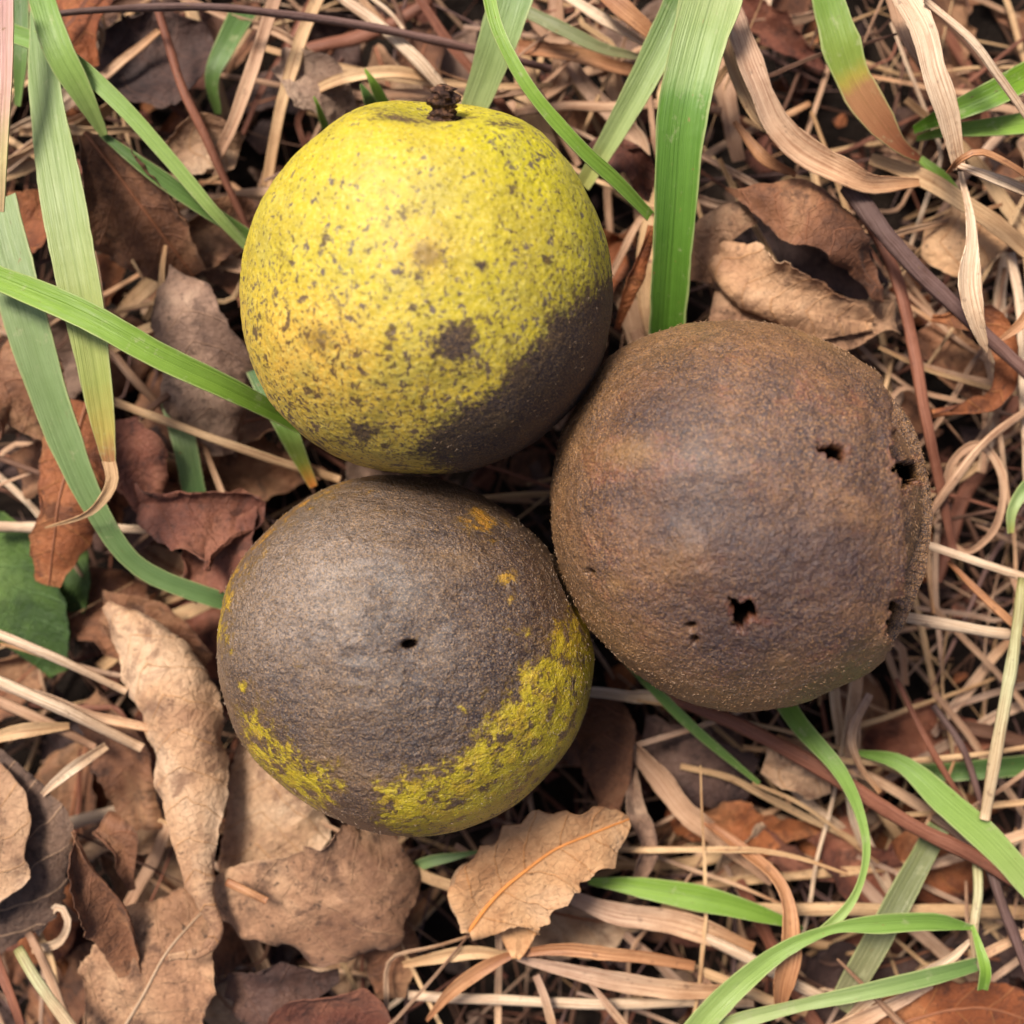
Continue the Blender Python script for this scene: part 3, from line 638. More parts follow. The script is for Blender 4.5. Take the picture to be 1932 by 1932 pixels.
fuzz(mn, push(V*S[:, None], c), c, 14000, 3, None, (124, 100, 76))
tag(mn, 'grey brown walnut husk with yellow mottling round its lower rim, below the yellow one', 'walnut', GRP)

# ------------------------------------------------------------------ traced leaves
def L(label, pts, wl, wr, m, group=None, **kw):
    o = leaf(pts, wl, wr, LM[m], **kw); tag(o, label, 'leaf', group); return o
exec_leaves = True
L('brown curled leaf with reddish midrib and pale folded rim, beside the tall pale green blade',
  [(160, 250, -1.5), (215, 320, -1.6), (290, 420, -1.9), (365, 520, -2.5)], [6, 60, 85, 80, 40], [10, 85, 130, 105, 40], 'brown', cl=[.6, 1.2, 1.0, .6], cr=[.7, .4, -.5, -.4], serr=.12, seed=2, rib='dark', crump=1.3)
L('pinkish grey leaf standing against the left side of the yellow husk',
  [(318, 498, -1.9), (345, 580, -1.75), (385, 700, -1.9), (420, 860, -2.5)], [8, 75, 90, 60, 20], [6, 75, 70, 80, 25], 'grey', cl=-.5, cr=-.7, seed=3, crump=1.5, roll=[0, -8, 10, 0])
L('rusty leaf at the left edge behind the pale blades', [(-10, 440, -2.6), (50, 420, -2.4), (120, 380, -2.5)], [30, 60, 30], [50, 70, 40], 'orange', cl=.6, cr=.5, seed=4)
L('dark purple brown leaf lying low below the top stem', [(190, 110, -3.0), (270, 110, -2.8), (400, 70, -3.0)], [40, 80, 90, 30], [40, 100, 110, 30], 'purple', cl=.5, cr=.3, seed=5, crump=1.7)
L('ochre leaf scrap with toothed edge at the top left', [(150, -30, -2.3), (160, 50, -2.2), (180, 125, -2.4)], [50, 55, 30, 8], [50, 50, 40, 8], 'orange', cl=.3, cr=-.3, seed=6, serr=.2)
L('tan leaf cradled under the crossing straws, left of the yellow husk', [(330, 300, -2.3), (390, 270, -2.2), (450, 290, -2.4)], [40, 50, 30], [40, 60, 40], 'tan', cl=.9, cr=.4, seed=7)
L('dark brown leaf between the thin crossing blades and the yellow husk', [(330, 460, -2.6), (410, 430, -2.5), (500, 420, -2.7)], [30, 50, 30], [60, 70, 30], 'brown', cl=.7, cr=-.5, seed=8)
L('scorched tan leaf at the left edge above the orange one', [(-20, 720, -2.0), (40, 740, -2.1), (95, 820, -2.4)], [90, 90, 50, 10], [60, 120, 60, 15], 'brown', cl=-.4, cr=.4, seed=9, bite=.7)
L('rust orange leaf hanging vertically with split lower tip', [(165, 760, -2.2), (125, 900, -1.9), (105, 1010, -1.9), (92, 1105, -2.1)], [40, 75, 45, 50, 20], [40, 60, 35, 45, 30], 'orange', cl=-.6, cr=-.5, seed=10, serr=.18, rib='dark')
L('serrated rosy brown leaf scrap left of the thin tan straw', [(240, 790, -2.0), (250, 870, -1.95), (280, 960, -2.2)], [20, 60, 60, 15], [35, 50, 45, 15], 'red', cl=.3, cr=-.4, seed=11, serr=.25, crump=1.4)
L('crumpled dark red leaf tucked against the lower husk', [(270, 950, -2.0), (370, 950, -1.8), (500, 960, -2.0)], [30, 45, 35, 10], [30, 110, 150, 30], 'red', cl=.8, cr=.35, seed=12, serr=.2, crump=2.0)
L('maroon leaf reaching down beside the blue green blade', [(470, 930, -2.1), (420, 1010, -1.9), (355, 1110, -2.2)], [20, 60, 70, 20], [20, 60, 60, 20], 'red', cl=.5, cr=.4, seed=13, serr=.2, crump=1.6)
wd = leaf([(-60, 1000, -2.9), (40, 1120, -2.8), (110, 1270, -3.0)], [80, 110, 80, 30], [70, 90, 90, 10], LM['weed'], cl=.2, cr=-.3, seed=14, name='weed_leaf', crump=.7)
tag(wd, 'broad dull green weed leaf low at the left edge', 'leaf')
wd = leaf([(150, 1040, -3.1), (140, 1100, -2.9), (150, 1150, -3.1)], [30, 50, 10], [30, 30, 10], LM['weed'], cl=.2, cr=-.3, seed=44, name='weed_leaf', crump=.7)
tag(wd, 'small green weed leaf under the tip of the rust orange leaf', 'leaf')
L('long tapering tan leaf rolled lengthwise with a thin hooked tip', [(200, 1142, -2.1), (262, 1220, -1.7), (330, 1360, -1.45), (350, 1480, -1.4), (362, 1610, -1.35), (385, 1700, -1.3), (407, 1752, -1.25), (385, 1792, -1.2), (318, 1806, -1.1)],
  [(0, 4), (.1, 34), (.25, 62), (.4, 64), (.55, 52), (.68, 28), (.8, 14), (.88, 9), (1, 3)], [(0, 4), (.1, 40), (.25, 62), (.4, 56), (.55, 44), (.68, 27), (.8, 13), (.88, 9), (1, 3)], 'tan', cl=[-1.2, -1.35, -1.4, -1.1, -.8], cr=[-1.1, -1.35, -1.4, -1.1, -.8], seed=15, n=140, crump=.9)
L('pale pinkish leaf under the lower left of the dark mottled husk', [(520, 1380, -2.7), (500, 1500, -2.2), (470, 1660, -2.3)], [60, 110, 130, 60], [50, 70, 75, 60], 'tan', cl=-.25, cr=-.2, seed=16, crump=1.0)
L('large dull brown leaf spread below the dark mottled husk', [(380, 1690, -1.9), (480, 1690, -1.7), (600, 1690, -1.6), (700, 1650, -1.6), (760, 1600, -1.9)], [20, 60, 95, 110, 60], [30, 80, 125, 140, 70], 'dull', cl=[.1, -.1, -.2, -.5], cr=[-.1, -.2, -.4, -.9], seed=17, crump=1.2, n=110, mc=60, bite=.3)
L('golden tan leaf with bright orange midrib, toothed and pointed, below the husks', [(886, 1752, -1.35), (945, 1680, -1.2), (1040, 1605, -1.1), (1120, 1570, -1.15), (1185, 1545, -1.4)], [(0, 4), (.12, 60), (.3, 95), (.6, 92), (.85, 55), (1, 10)], [(0, 4), (.12, 50), (.25, 105), (.4, 95), (.6, 80), (.85, 75), (1, 14)], 'gold', cl=[.2, .1, .15, .3], cr=[-.2, .1, -.1, -.3], seed=18, serr=.3, rib='gold', crump=.8, n=110, mc=60)
L('narrow folded tan leaf lobe behind the golden leaf', [(930, 1630, -1.9), (885, 1670, -1.7), (880, 1760, -1.7)], [5, 20, 25, 4], [5, 40, 30, 4], 'tan', cl=.9, cr=-.3, seed=19)
L('pointed tan leaf tip over the horizontal straws', [(980, 1700, -1.75), (975, 1760, -1.5), (972, 1808, -1.35)], [50, 35, 3], [60, 35, 3], 'gold', cl=.2, cr=-.3, seed=20)
L('smooth brown leaf rising between the lower and right husks', [(1120, 1300, -2.8), (1140, 1420, -2.2), (1150, 1545, -2.0)], [40, 62, 50, 8], [40, 50, 40, 8], 'brown', cl=-.4, cr=-.6, seed=21, crump=.9)
L('pale grey twisted leaf just right of the golden leaf', [(1195, 1450, -2.4), (1200, 1530, -2.1), (1225, 1600, -2.1), (1195, 1690, -2.3)], [10, 24, 30, 8], [10, 20, 35, 8], 'grey', cl=.6, cr=.5, seed=22)
L('dark oval leaf with pale side veins and a rusty rim at the lower left edge', [(-60, 1800, -2.0), (-10, 1650, -1.6), (0, 1540, -1.5), (-20, 1420, -1.7)], [40, 100, 90, 10], [30, 128, 132, 20], 'umber', cl=.2, cr=[-.2, -.3, -.2], seed=23, crump=.7, rib=None)
L('pale grey leaf flap folded over the dark oval leaf', [(-40, 1730, -1.45), (0, 1640, -1.38), (10, 1540, -1.32), (-20, 1440, -1.5)], [30, 60, 60, 10], [10, 62, 52, 8], 'tan', cl=.2, cr=-.3, seed=24, crump=1.0, serr=.1)
L('brown leaf with a tightly rolled upper tip at the lower left', [(142, 1562, -1.2), (180, 1650, -1.25), (225, 1720, -1.4), (260, 1830, -1.7)], [(0, 6), (.3, 28), (.6, 40), (1, 20)], [(0, 8), (.2, 40), (.6, 62), (1, 30)], 'brown', cl=[1.6, 1.2, .5], cr=[2.2, 1.6, .8, .2], seed=25, crump=1.0)
L('toothed leaf scrap beside the rolled leaf tip', [(190, 1560, -1.9), (230, 1600, -1.8), (250, 1680, -1.9)], [14, 30, 20, 4], [20, 26, 18, 4], 'brown', cl=-.5, cr=.5, seed=26, serr=.2)
L('broad tan leaf speckled with dark dots at the bottom left', [(210, 1980, -1.9), (270, 1880, -1.7), (320, 1790, -1.7), (400, 1700, -2.2)], [60, 130, 110, 40], [60, 140, 130, 50], 'dull', cl=[.2, -.2, -.2], cr=.2, seed=27, crump=1.1, n=100, mc=56, rib='pale')
L('mottled brown leaf with torn margin right of the speckled tan leaf', [(430, 1850, -2.1), (520, 1860, -2.0), (640, 1840, -2.2)], [30, 60, 50, 15], [40, 70, 60, 15], 'purple', cl=.2, cr=.3, seed=28, crump=1.6, bite=.8)
L('reddish leaf with curled hem along the bottom edge', [(480, 1990, -1.9), (570, 1920, -1.7), (680, 1920, -1.8), (740, 1990, -2.0)], [20, 50, 60, 20], [20, 60, 60, 20], 'red', cl=.4, cr=-.4, seed=29, crump=1.2, serr=.1)
L('shadowed brown leaf hanging below the large dull leaf', [(720, 1700, -2.5), (730, 1800, -2.3), (740, 1880, -2.5)], [20, 45, 20], [20, 40, 20], 'brown', cl=-.6, cr=-.6, seed=30)
L('big hollow curled leaf with tan lower lip right of the wide green blade', [(1345, 470, -1.9), (1420, 545, -1.55), (1530, 590, -1.5), (1640, 610, -1.9)], [(0, 10), (.2, 62), (.5, 66), (.8, 48), (1, 8)], [(0, 10), (.3, 38), (.7, 42), (1, 8)], 'tan', cl=[.5, .9, .8, .4], cr=[-1.2, -1.3, -1.2], seed=31, crump=1.0, n=110, mc=60)
L('wavy brown leaf edge arching over the hollow of the curled leaf', [(1368, 352, -1.5), (1460, 370, -1.15), (1550, 420, -1.1), (1620, 490, -1.2), (1668, 570, -1.5)], [(0, 6), (.3, 40), (.7, 34), (1, 6)], [(0, 8), (.25, 50), (.5, 38), (.8, 30), (1, 6)], 'brown', cl=-1.1, cr=[-.4, -.9, -1.2], seed=32, crump=1.8, n=110)
L('grey buff leaf folded beside the wide green blade', [(1325, 530, -2.0), (1345, 440, -1.7), (1410, 390, -1.6)], [14, 40, 20], [12, 40, 34], 'dull', cl=-.7, cr=-.5, seed=33)
L('dark inside wall of the hollow curled leaf', [(1380, 430, -2.5), (1500, 470, -2.9), (1650, 570, -2.5)], [40, 100, 30], [30, 90, 40], 'purple', cl=.8, cr=.8, seed=34)
L('brown leaf lying under the hollow curled leaf, above the holed husk', [(1340, 590, -2.0), (1480, 615, -1.85), (1680, 600, -2.1)], [40, 80, 70, 20], [40, 70, 60, 30], 'dull', cl=-.3, cr=-.2, seed=35, crump=1.4)
L('smooth tan leaf with a dark crease at the right, behind the dark stem', [(1740, 455, -2.4), (1810, 455, -2.1), (1900, 440, -2.3)], [25, 70, 40, 8], [25, 62, 50, 8], 'gold', cl=-.4, cr=-.5, seed=36, crump=.6)
L('ring shaped curl of orange brown leaf at the right', [(1760, 600, -2.2), (1850, 610, -1.8), (1895, 680, -1.7), (1870, 760, -1.8), (1760, 790, -2.1)], [12, 40, 24, 20, 8], [12, 20, 18, 20, 12], 'orange', cl=[.6, 1.0, 1.0], cr=-.6, seed=37, n=110)
L('brown leaf low in the dark right of the dark stem', [(1740, 620, -3.0), (1790, 690, -2.8), (1840, 760, -3.0)], [50, 70, 20], [40, 60, 20], 'brown', cl=.4, cr=.4, seed=38)
L('glossy russet leaf in the bottom right corner', [(1600, 1990, -2.1), (1720, 1920, -1.9), (1850, 1900, -1.9), (1990, 1940, -2.0)], [30, 50, 50, 40], [40, 90, 90, 40], 'orange', cl=-.4, cr=-.2, seed=39, rib='dark', crump=1.1)
L('torn tan scrap with dark scalloped edge below the holed husk', [(1440, 1440, -2.4), (1500, 1460, -2.3), (1560, 1470, -2.5)], [20, 44, 20], [14, 34, 30, 8], 'tan', cl=.3, cr=-.7, seed=40, serr=.25, bite=.8)
L('dull leaf in shade below the holed husk', [(1210, 1400, -3.2), (1310, 1430, -3.0), (1420, 1460, -3.1)], [50, 80, 40], [50, 90, 50], 'purple', cl=.3, cr=-.4, seed=41, crump=1.5)
L('crumpled rosy leaf between the green blades above the gap of two husks', [(1150, 270, -2.6), (1200, 300, -2.2), (1220, 370, -2.5)], [20, 36, 14], [20, 40, 20], 'red', cl=.7, cr=.5, seed=42, crump=2)
L('pale grey leaf behind the upper left shoulder of the yellow husk', [(530, 120, -2.4), (600, 160, -2.2), (660, 220, -2.6)], [20, 50, 20], [30, 70, 40], 'grey', cl=.3, cr=.3, seed=43, crump=1.4)
L('brown leaf below the rolled leaf at the left, among cream straws', [(150, 1330, -2.8), (220, 1420, -2.6), (270, 1560, -2.8)], [40, 60, 20], [40, 60, 20], 'brown', cl=.4, cr=-.4, seed=45, crump=1.4)
L('leaf with torn pale edge hidden behind the rust orange leaf', [(40, 900, -2.9), (140, 860, -2.8), (230, 900, -2.9)], [40, 60, 40], [40, 60, 40], 'brown', cl=.4, cr=.4, seed=46, crump=1.4)
L('dusky leaf in the gap between the rolled leaf and the lower husk', [(200, 1150, -2.9), (300, 1180, -2.7), (400, 1240, -2.9)], [30, 50, 20], [50, 90, 50], 'brown', cl=.3, cr=.3, seed=47, crump=1.5)
L('reddish sliver of leaf wedged by the yellow husk and the wide green blade', [(1222, 425, -1.4), (1205, 500, -1.5), (1165, 620, -2.0)], [3, 16, 4], [3, 18, 6], 'orange', cl=-.8, cr=.7, seed=48, crump=.5)
L('dark maroon leaf under the arching green blade at lower right', [(1560, 1560, -3.3), (1620, 1640, -3.0), (1700, 1680, -3.2)], [60, 80, 40], [60, 70, 40], 'red', cl=.3, cr=.3, seed=49, crump=1.4)
L('shaded russet leaf at the lower right behind the grey green blade', [(1720, 1560, -3.2), (1780, 1640, -3.0), (1880, 1600, -3.2)], [60, 70, 40], [60, 70, 40], 'orange', cl=.3, cr=-.3, seed=50, crump=1.2)

# ------------------------------------------------------------------ traced green blades
def Gb(label, pts, w, m, group=None, name='grass_leaf', cat='grass leaf', **kw):
    o = blade(name, pts, w, BM[m], **kw); tag(o, label, cat, group); return o
Gb('tall pale green blade with a withered brown tip at the left', [(75, 20, -.9), (88, 180, -.6), (125, 400, -.3), (170, 640, -.3), (207, 872, -.7)], [(0, 34), (.2, 62), (.45, 86), (.7, 78), (.92, 46), (1, 24)], 'tipdry', fold=.18)
Gb('withered straw coloured thread curling from the tall pale blade tip', [(206, 868, -.7), (212, 905, -.7), (196, 940, -.7), (160, 972, -.8), (85, 996, -1.0)], [26, 22, 14, 8, 3], 'tanst', roll=[0, 30, 50, 20], name='dry_tip', cat='dry grass leaf')
Gb('long blue green blade sweeping from left edge under the lower husk', [(-10, 380, -.7), (50, 600, -.6), (110, 790, -.8), (180, 955, -1.1), (265, 1070, -1.5), (410, 1130, -1.9), (470, 1140, -2.3)], [(0, 90), (.25, 84), (.5, 62), (.65, 42), (.8, 34), (1, 34)], 'teal', fold=.2)
Gb('bright green blade running from left edge to the yellow husk', [(-30, 515, -.2), (150, 590, .1), (300, 672, 0), (440, 738, -.4), (570, 805, -1.3)], [46, 56, 52, 44, 30], 'bright', fold=.35, roll=8)
Gb('narrow pale blade slanting to the yellow husk, uppermost of the crossing pair', [(20, 62, -.9), (120, 105, -.8), (220, 190, -.8), (320, 300, -.9), (400, 395, -1.1), (475, 475, -1.6)], [36, 34, 32, 28, 24, 16], 'fresh', fold=.35)
Gb('short pale blade ending at the brown curled leaf', [(75, -20, -.6), (110, 90, -.5), (155, 175, -.7), (197, 255, -1.1)], [46, 58, 52, 14], 'fresh', fold=.3)
Gb('darker narrow blade in the crossing pair below its paler twin', [(190, 252, -1.2), (280, 320, -1.3), (380, 390, -1.5), (475, 450, -1.9)], [10, 32, 32, 24], 'dark', fold=.35)
Gb('pink and cream dying blade at the very left edge', [(14, -20, .0), (12, 120, .1), (6, 260, .1), (2, 400, .0)], [28, 30, 24, 14], 'pink', fold=.3)
Gb('short green blade behind the pink dying blade', [(36, -10, -1.8), (40, 100, -1.7), (34, 200, -1.9)], [40, 34, 12], 'dark', fold=.3)
Gb('dark green curved blade out of focus above the yellow husk', [(462, 20, -2.6), (425, 90, -2.4), (400, 150, -2.4), (412, 215, -2.7)], [50, 44, 30, 12], 'dark', fold=.2)
Gb('wide pale green blade rising behind the stalk of the yellow husk', [(975, -40, -.8), (945, 60, -.9), (915, 150, -1.2), (880, 240, -1.6)], [88, 78, 62, 44], 'pale', fold=.15)
Gb('slender bright green blade arching from the top to the wide blade', [(918, -30, .1), (940, 60, .2), (1000, 170, .2), (1090, 275, 0), (1165, 345, -.3), (1226, 408, -.7)], [26, 24, 26, 28, 28, 22], 'bright', fold=.3)
Gb('streaked pale blade leaning left beside the wide two tone blade', [(1295, -20, -.9), (1235, 110, -1.0), (1165, 240, -1.3), (1100, 350, -1.8)], [66, 62, 46, 30], 'pale', fold=.35)
Gb('widest green blade, pale above and deep green below, over the holed husk', [(1352, -40, -.3), (1312, 100, -.2), (1285, 230, -.3), (1272, 400, -.7), (1262, 540, -1.2), (1252, 680, -1.9)], [(0, 118), (.3, 100), (.45, 88), (.7, 78), (1, 66)], 'sheath', fold=[.15, .2, .4, .5], ridge=.03)
Gb('green blade turning brown and dry toward its twisted lower end', [(1555, -30, -.8), (1585, 90, -.8), (1635, 200, -1.0), (1690, 270, -1.2), (1735, 300, -1.4)], [(0, 56), (.4, 76), (.65, 66), (.85, 30), (1, 12)], 'halfdry', fold=.2, wav=.08, seed=3)
Gb('vivid green blade with dark brown streaks at the right edge', [(1975, 120, -1.0), (1880, 175, -1.0), (1790, 215, -1.3), (1725, 245, -1.8)], [44, 56, 40, 16], 'striped', fold=.3)
Gb('plain green blade just below the dark streaked one', [(1975, 228, -1.3), (1880, 240, -1.4), (1790, 248, -1.6), (1730, 262, -2.0)], [42, 38, 26, 10], 'bright', fold=.3)
Gb('short green blade peeping out beneath the dry curls at upper right', [(1735, 300, -2.0), (1775, 335, -1.9), (1815, 385, -2.1)], [14, 26, 20], 'bright', fold=.3)
Gb('dull green blade with an orange dying tip at the yellow husk', [(470, 660, -2.2), (520, 760, -1.9), (560, 850, -1.9), (592, 918, -2.1)], [44, 52, 38, 16], 'orangetip', fold=.25)
Gb('upright green blade section between tan straw and red leaf', [(325, 750, -2.5), (348, 830, -2.3), (368, 930, -2.4)], [44, 48, 46], 'teal', fold=.25)
Gb('tiny green sprout at the top left of the yellow husk', [(592, 182, -1.6), (600, 200, -1.7), (614, 240, -2.1)], [3, 12, 16], 'bright', fold=.3, name='grass_sprout', cat='sprout')
Gb('longer sprout leaf of the pair behind the yellow husk', [(688, 130, -1.5), (703, 155, -1.6), (728, 205, -2.0)], [3, 22, 24], 'bright', fold=.3, name='grass_sprout', cat='sprout')
Gb('shorter sprout leaf of the pair behind the yellow husk', [(680, 158, -1.6), (692, 180, -1.7), (706, 210, -2.0)], [3, 24, 26], 'dark', fold=.3, name='grass_sprout', cat='sprout')
Gb('thin dark green blade emerging beneath the lower and holed husks', [(1130, 1190, -2.4), (1215, 1280, -2.2), (1310, 1375, -2.1), (1432, 1478, -2.1)], [14, 20, 20, 8], 'dark', fold=.3)
Gb('slender green blade looping in an arc below the holed husk', [(1462, 1300, -2.0), (1510, 1370, -1.5), (1580, 1450, -1.1), (1620, 1530, -1.0), (1634, 1610, -.9), (1612, 1690, -.9), (1560, 1750, -.9), (1500, 1785, -1.0), (1455, 1800, -1.1)], [(0, 36), (.15, 38), (.35, 26), (.5, 17), (.65, 13), (.8, 22), (1, 8)], 'fresh', fold=.35, n=90)
Gb('glossy green blade crossing the long rosy stem at lower right', [(1620, 1420, -2.2), (1700, 1440, -1.8), (1780, 1510, -1.5), (1870, 1590, -1.3), (1960, 1690, -1.2)], [10, 40, 58, 54, 48], 'fresh', fold=.35)
Gb('dark green blade in the background at the right edge', [(1980, 1438, -2.6), (1880, 1448, -2.6), (1760, 1456, -2.8), (1660, 1440, -2.9)], [36, 38, 34, 14], 'dark', fold=.2)
Gb('dusty grey green blade leaning behind the looping blades', [(1770, 1560, -1.9), (1715, 1660, -1.8), (1650, 1780, -1.7), (1580, 1900, -1.7)], [40, 52, 54, 44], 'greyed', fold=.15)
Gb('bright green blade with narrow tip right of the golden leaf', [(1110, 1662, -2.1), (1200, 1672, -1.9), (1350, 1700, -1.7), (1470, 1735, -1.7), (1515, 1752, -1.8)], [12, 40, 52, 34, 6], 'bright', fold=.2)
Gb('small blue green blade tip left of the golden leaf', [(740, 1660, -2.5), (800, 1628, -2.1), (860, 1615, -2.0), (906, 1606, -2.0)], [14, 22, 20, 3], 'teal', fold=.3)
Gb('tiny pale green curl at the right edge', [(1960, 900, -1.4), (1930, 925, -1.3), (1908, 965, -1.3), (1906, 1005, -1.4)], [30, 26, 20, 12], 'pale', fold=.4)
Gb('small teal blade end beside the wide two tone blade', [(1300, 440, -2.4), (1310, 470, -2.3), (1304, 515, -2.5)], [16, 26, 16], 'teal', fold=.3)
# a shoot: stem and its blades are one plant
root = bpy.data.objects.new('grass_shoot', None); COL.objects.link(root); root.location = tuple(at(1838, 1748, -1.2)*CM)
tag(root, 'green grass shoot with long blades fanning left from a thin upright stem', 'grass shoot')
blade('stem', [(1842, 1600, -1.7), (1846, 1680, -1.4), (1838, 1750, -1.2), (1842, 1830, -1.3)], [18, 18, 16, 10], BM['greenst'], tube=.8, parent=root)
blade('blade', [(1836, 1750, -1.1), (1760, 1738, -.9), (1660, 1742, -.8), (1570, 1752, -.8), (1480, 1790, -.8), (1400, 1850, -.9), (1330, 1920, -.9), (1270, 2000, -1.0)], [(0, 8), (.12, 34), (.3, 36), (.42, 16), (.55, 30), (.75, 46), (1, 54)], BM['fresh'], fold=.25, parent=root, n=80)
blade('blade', [(1842, 1818, -1.2), (1760, 1840, -1.0), (1640, 1868, -.9), (1500, 1898, -1.0), (1380, 1930, -1.1), (1300, 1970, -1.2)], [(0, 26), (.2, 34), (.4, 32), (.6, 22), (.8, 32), (1, 30)], BM['pale'], fold=.25, parent=root, n=80)
blade('blade', [(1834, 1745, -1.1), (1848, 1790, -.9), (1858, 1830, -.8), (1853, 1866, -.9)], [6, 18, 24, 20], BM['bright'], fold=.3, parent=root)

# ------------------------------------------------------------------ traced straws and stems
def St(label, pts, w, m, name='straw', cat='straw', **kw):
    kw.setdefault('wav', .12); kw.setdefault('seed', len(label)+int(pts[0][0]) % 17)
    o = blade(name, pts, w, BM[m], **kw); tag(o, label, cat, kw.get('group')); return o
St('long dark stem crossing the top edge horizontally', [(60, 30, -1.3), (200, 18, -1.2), (400, 14, -1.2), (620, 38, -1.4), (820, 76, -1.7), (1040, 130, -2.1)], [10, 14, 15, 15, 17, 12], 'stem', tube=.9, name='dry_stalk', cat='stalk')
St('red brown stem running from the top stem to the yellow husk', [(295, 10, -1.9), (335, 140, -1.7), (388, 265, -1.8), (430, 350, -2.0), (470, 440, -2.3)], [14, 17, 18, 16, 14], 'redst', tube=.8, name='dry_stalk', cat='stalk')
St('wide pinkish straw above the left shoulder of the yellow husk', [(525, -20, -1.9), (480, 120, -1.8), (440, 230, -1.9), (400, 330, -2.2)], [24, 26, 26, 18], 'pinkst', fold=.3)
St('fibrous tan straw next right of the wide pinkish straw', [(610, -20, -2.1), (565, 90, -2.0), (530, 200, -2.1), (505, 350, -2.4)], [24, 24, 22, 20], 'tanst', fold=.3, ridge=.06)
St('cream straw pointing down at the stalk of the yellow husk', [(640, -10, -1.9), (730, 60, -1.8), (800, 125, -1.8), (875, 215, -2.1)], [20, 22, 24, 22], 'cream', tube=.7)
St('greyish pale blade curving right of the top green blade', [(985, 20, -2.0), (1060, 55, -1.9), (1130, 88, -1.9), (1210, 110, -2.1)], [20, 28, 24, 10], 'greyed', fold=.2)
St('tan straw under the pale curved blade at the top', [(980, 95, -2.5), (1080, 105, -2.4), (1190, 135, -2.5)], [30, 30, 24], 'orangest', fold=.4)
St('spotted cream straw at the top, left of the salmon one', [(1050, -20, -1.9), (1130, 30, -1.8), (1230, 90, -2.0)], [18, 22, 12], 'cream', fold=.3)
St('salmon dry blade pointing at the top between green blades', [(1130, -20, -1.6), (1190, 30, -1.5), (1262, 90, -1.7)], [30, 40, 14], 'orangest', fold=.2)
St('pale pink straw descending behind the slender arching blade', [(950, 110, -2.2), (1010, 170, -2.1), (1060, 250, -2.2), (1090, 310, -2.4)], [14, 16, 16, 14], 'pinkst', tube=.7)
St('broad grey and cream dry blade bent at a knee, upper right', [(1365, -20, -1.0), (1400, 90, -.8), (1440, 190, -.7), (1480, 250, -.7), (1560, 305, -.8), (1640, 348, -.9), (1735, 345, -1.2)], [(0, 40), (.25, 50), (.45, 46), (.6, 58), (.8, 42), (1, 14)], 'greyst', fold=.5, wav=.25, ridge=.06, name='dry_grass_leaf', cat='dry grass leaf')
St('second creased dry blade tucked beside the bent grey one', [(1360, 40, -1.4), (1400, 160, -1.2), (1450, 240, -1.1), (1540, 290, -1.2), (1610, 330, -1.4)], [24, 36, 30, 26, 10], 'tanst', fold=.6, wav=.25, name='dry_grass_leaf', cat='dry grass leaf')
St('thick dark fuzzy stem slanting down to the right edge', [(1600, 352, -1.1), (1660, 430, -.95), (1740, 520, -1.0), (1830, 605, -1.1), (1960, 725, -1.2)], [34, 34, 28, 24, 22], 'stem', tube=.95, name='dry_stalk', cat='stalk', wav=.04)
St('wide pale straw ribbon hanging from the top at the right', [(1695, -30, -.5), (1745, 80, -.3), (1780, 190, -.3), (1808, 320, -.6)], [(0, 46), (.3, 50), (.7, 44), (1, 24)], 'cream', fold=.2, ridge=.05, name='dry_grass_leaf', cat='dry grass leaf')
St('rosy dry blade just left of the wide pale ribbon', [(1680, -20, -1.2), (1705, 60, -1.1), (1740, 130, -1.3)], [30, 30, 8], 'pinkst', fold=.3, name='dry_grass_leaf', cat='dry grass leaf')
St('thin cream straw crossing the top right corner', [(1745, 0, -.3), (1830, 75, -.2), (1890, 150, -.3), (1960, 250, -.5)], [12, 16, 16, 14], 'cream', tube=.6)
St('looping dry curl springing off the wide pale ribbon', [(1790, 325, -.7), (1815, 300, -.3), (1850, 288, -.2), (1900, 310, -.3), (1960, 350, -.6)], [8, 14, 16, 16, 14], 'orangest', fold=.3, roll=[0, 30, 20])
St('flat cream curl below the looping dry curl', [(1800, 310, -.6), (1840, 325, -.5), (1890, 345, -.6), (1960, 368, -.8)], [10, 20, 22, 18], 'cream', fold=.3)
St('pod shaped dry leaf end with streaks hanging over the dark stem', [(1812, 325, -.9), (1828, 400, -.5), (1832, 460, -.4), (1826, 530, -.3), (1838, 600, -.3), (1862, 665, -.5)], [(0, 10), (.25, 14), (.42, 22), (.65, 50), (.85, 36), (1, 3)], 'cream', fold=.35, wav=.06, ridge=.07, name='dry_grass_leaf', cat='dry grass leaf')
St('tan ribbon under the bent grey blade reaching the right edge', [(1640, 300, -1.7), (1740, 335, -1.6), (1840, 400, -1.6), (1960, 490, -1.7)], [20, 36, 34, 30], 'tanst', fold=.3)
St('brown stem passing just right of the holed husk', [(1630, 400, -1.8), (1690, 520, -1.6), (1725, 660, -1.5), (1748, 790, -1.5), (1770, 900, -1.7), (1800, 1040, -2.0)], [20, 24, 22, 20, 18, 16], 'redst', tube=.6, name='dry_stalk', cat='stalk')
St('purplish straw forking up to the right of the holed husk', [(1740, 985, -1.8), (1800, 905, -1.5), (1860, 830, -1.5), (1960, 760, -1.7)], [16, 17, 16, 14], 'pinkst', tube=.7)
St('cream straw pointing right from the middle of the holed husk', [(1735, 1022, -1.6), (1800, 1045, -1.4), (1960, 1100, -1.4)], [14, 16, 18], 'cream', tube=.6)
St('thick pale straw leaving the lower right hole of the rotten husk', [(1690, 1163, -1.5), (1780, 1180, -1.3), (1870, 1192, -1.4), (1960, 1205, -1.5)], [20, 22, 20, 20], 'cream', tube=.5)
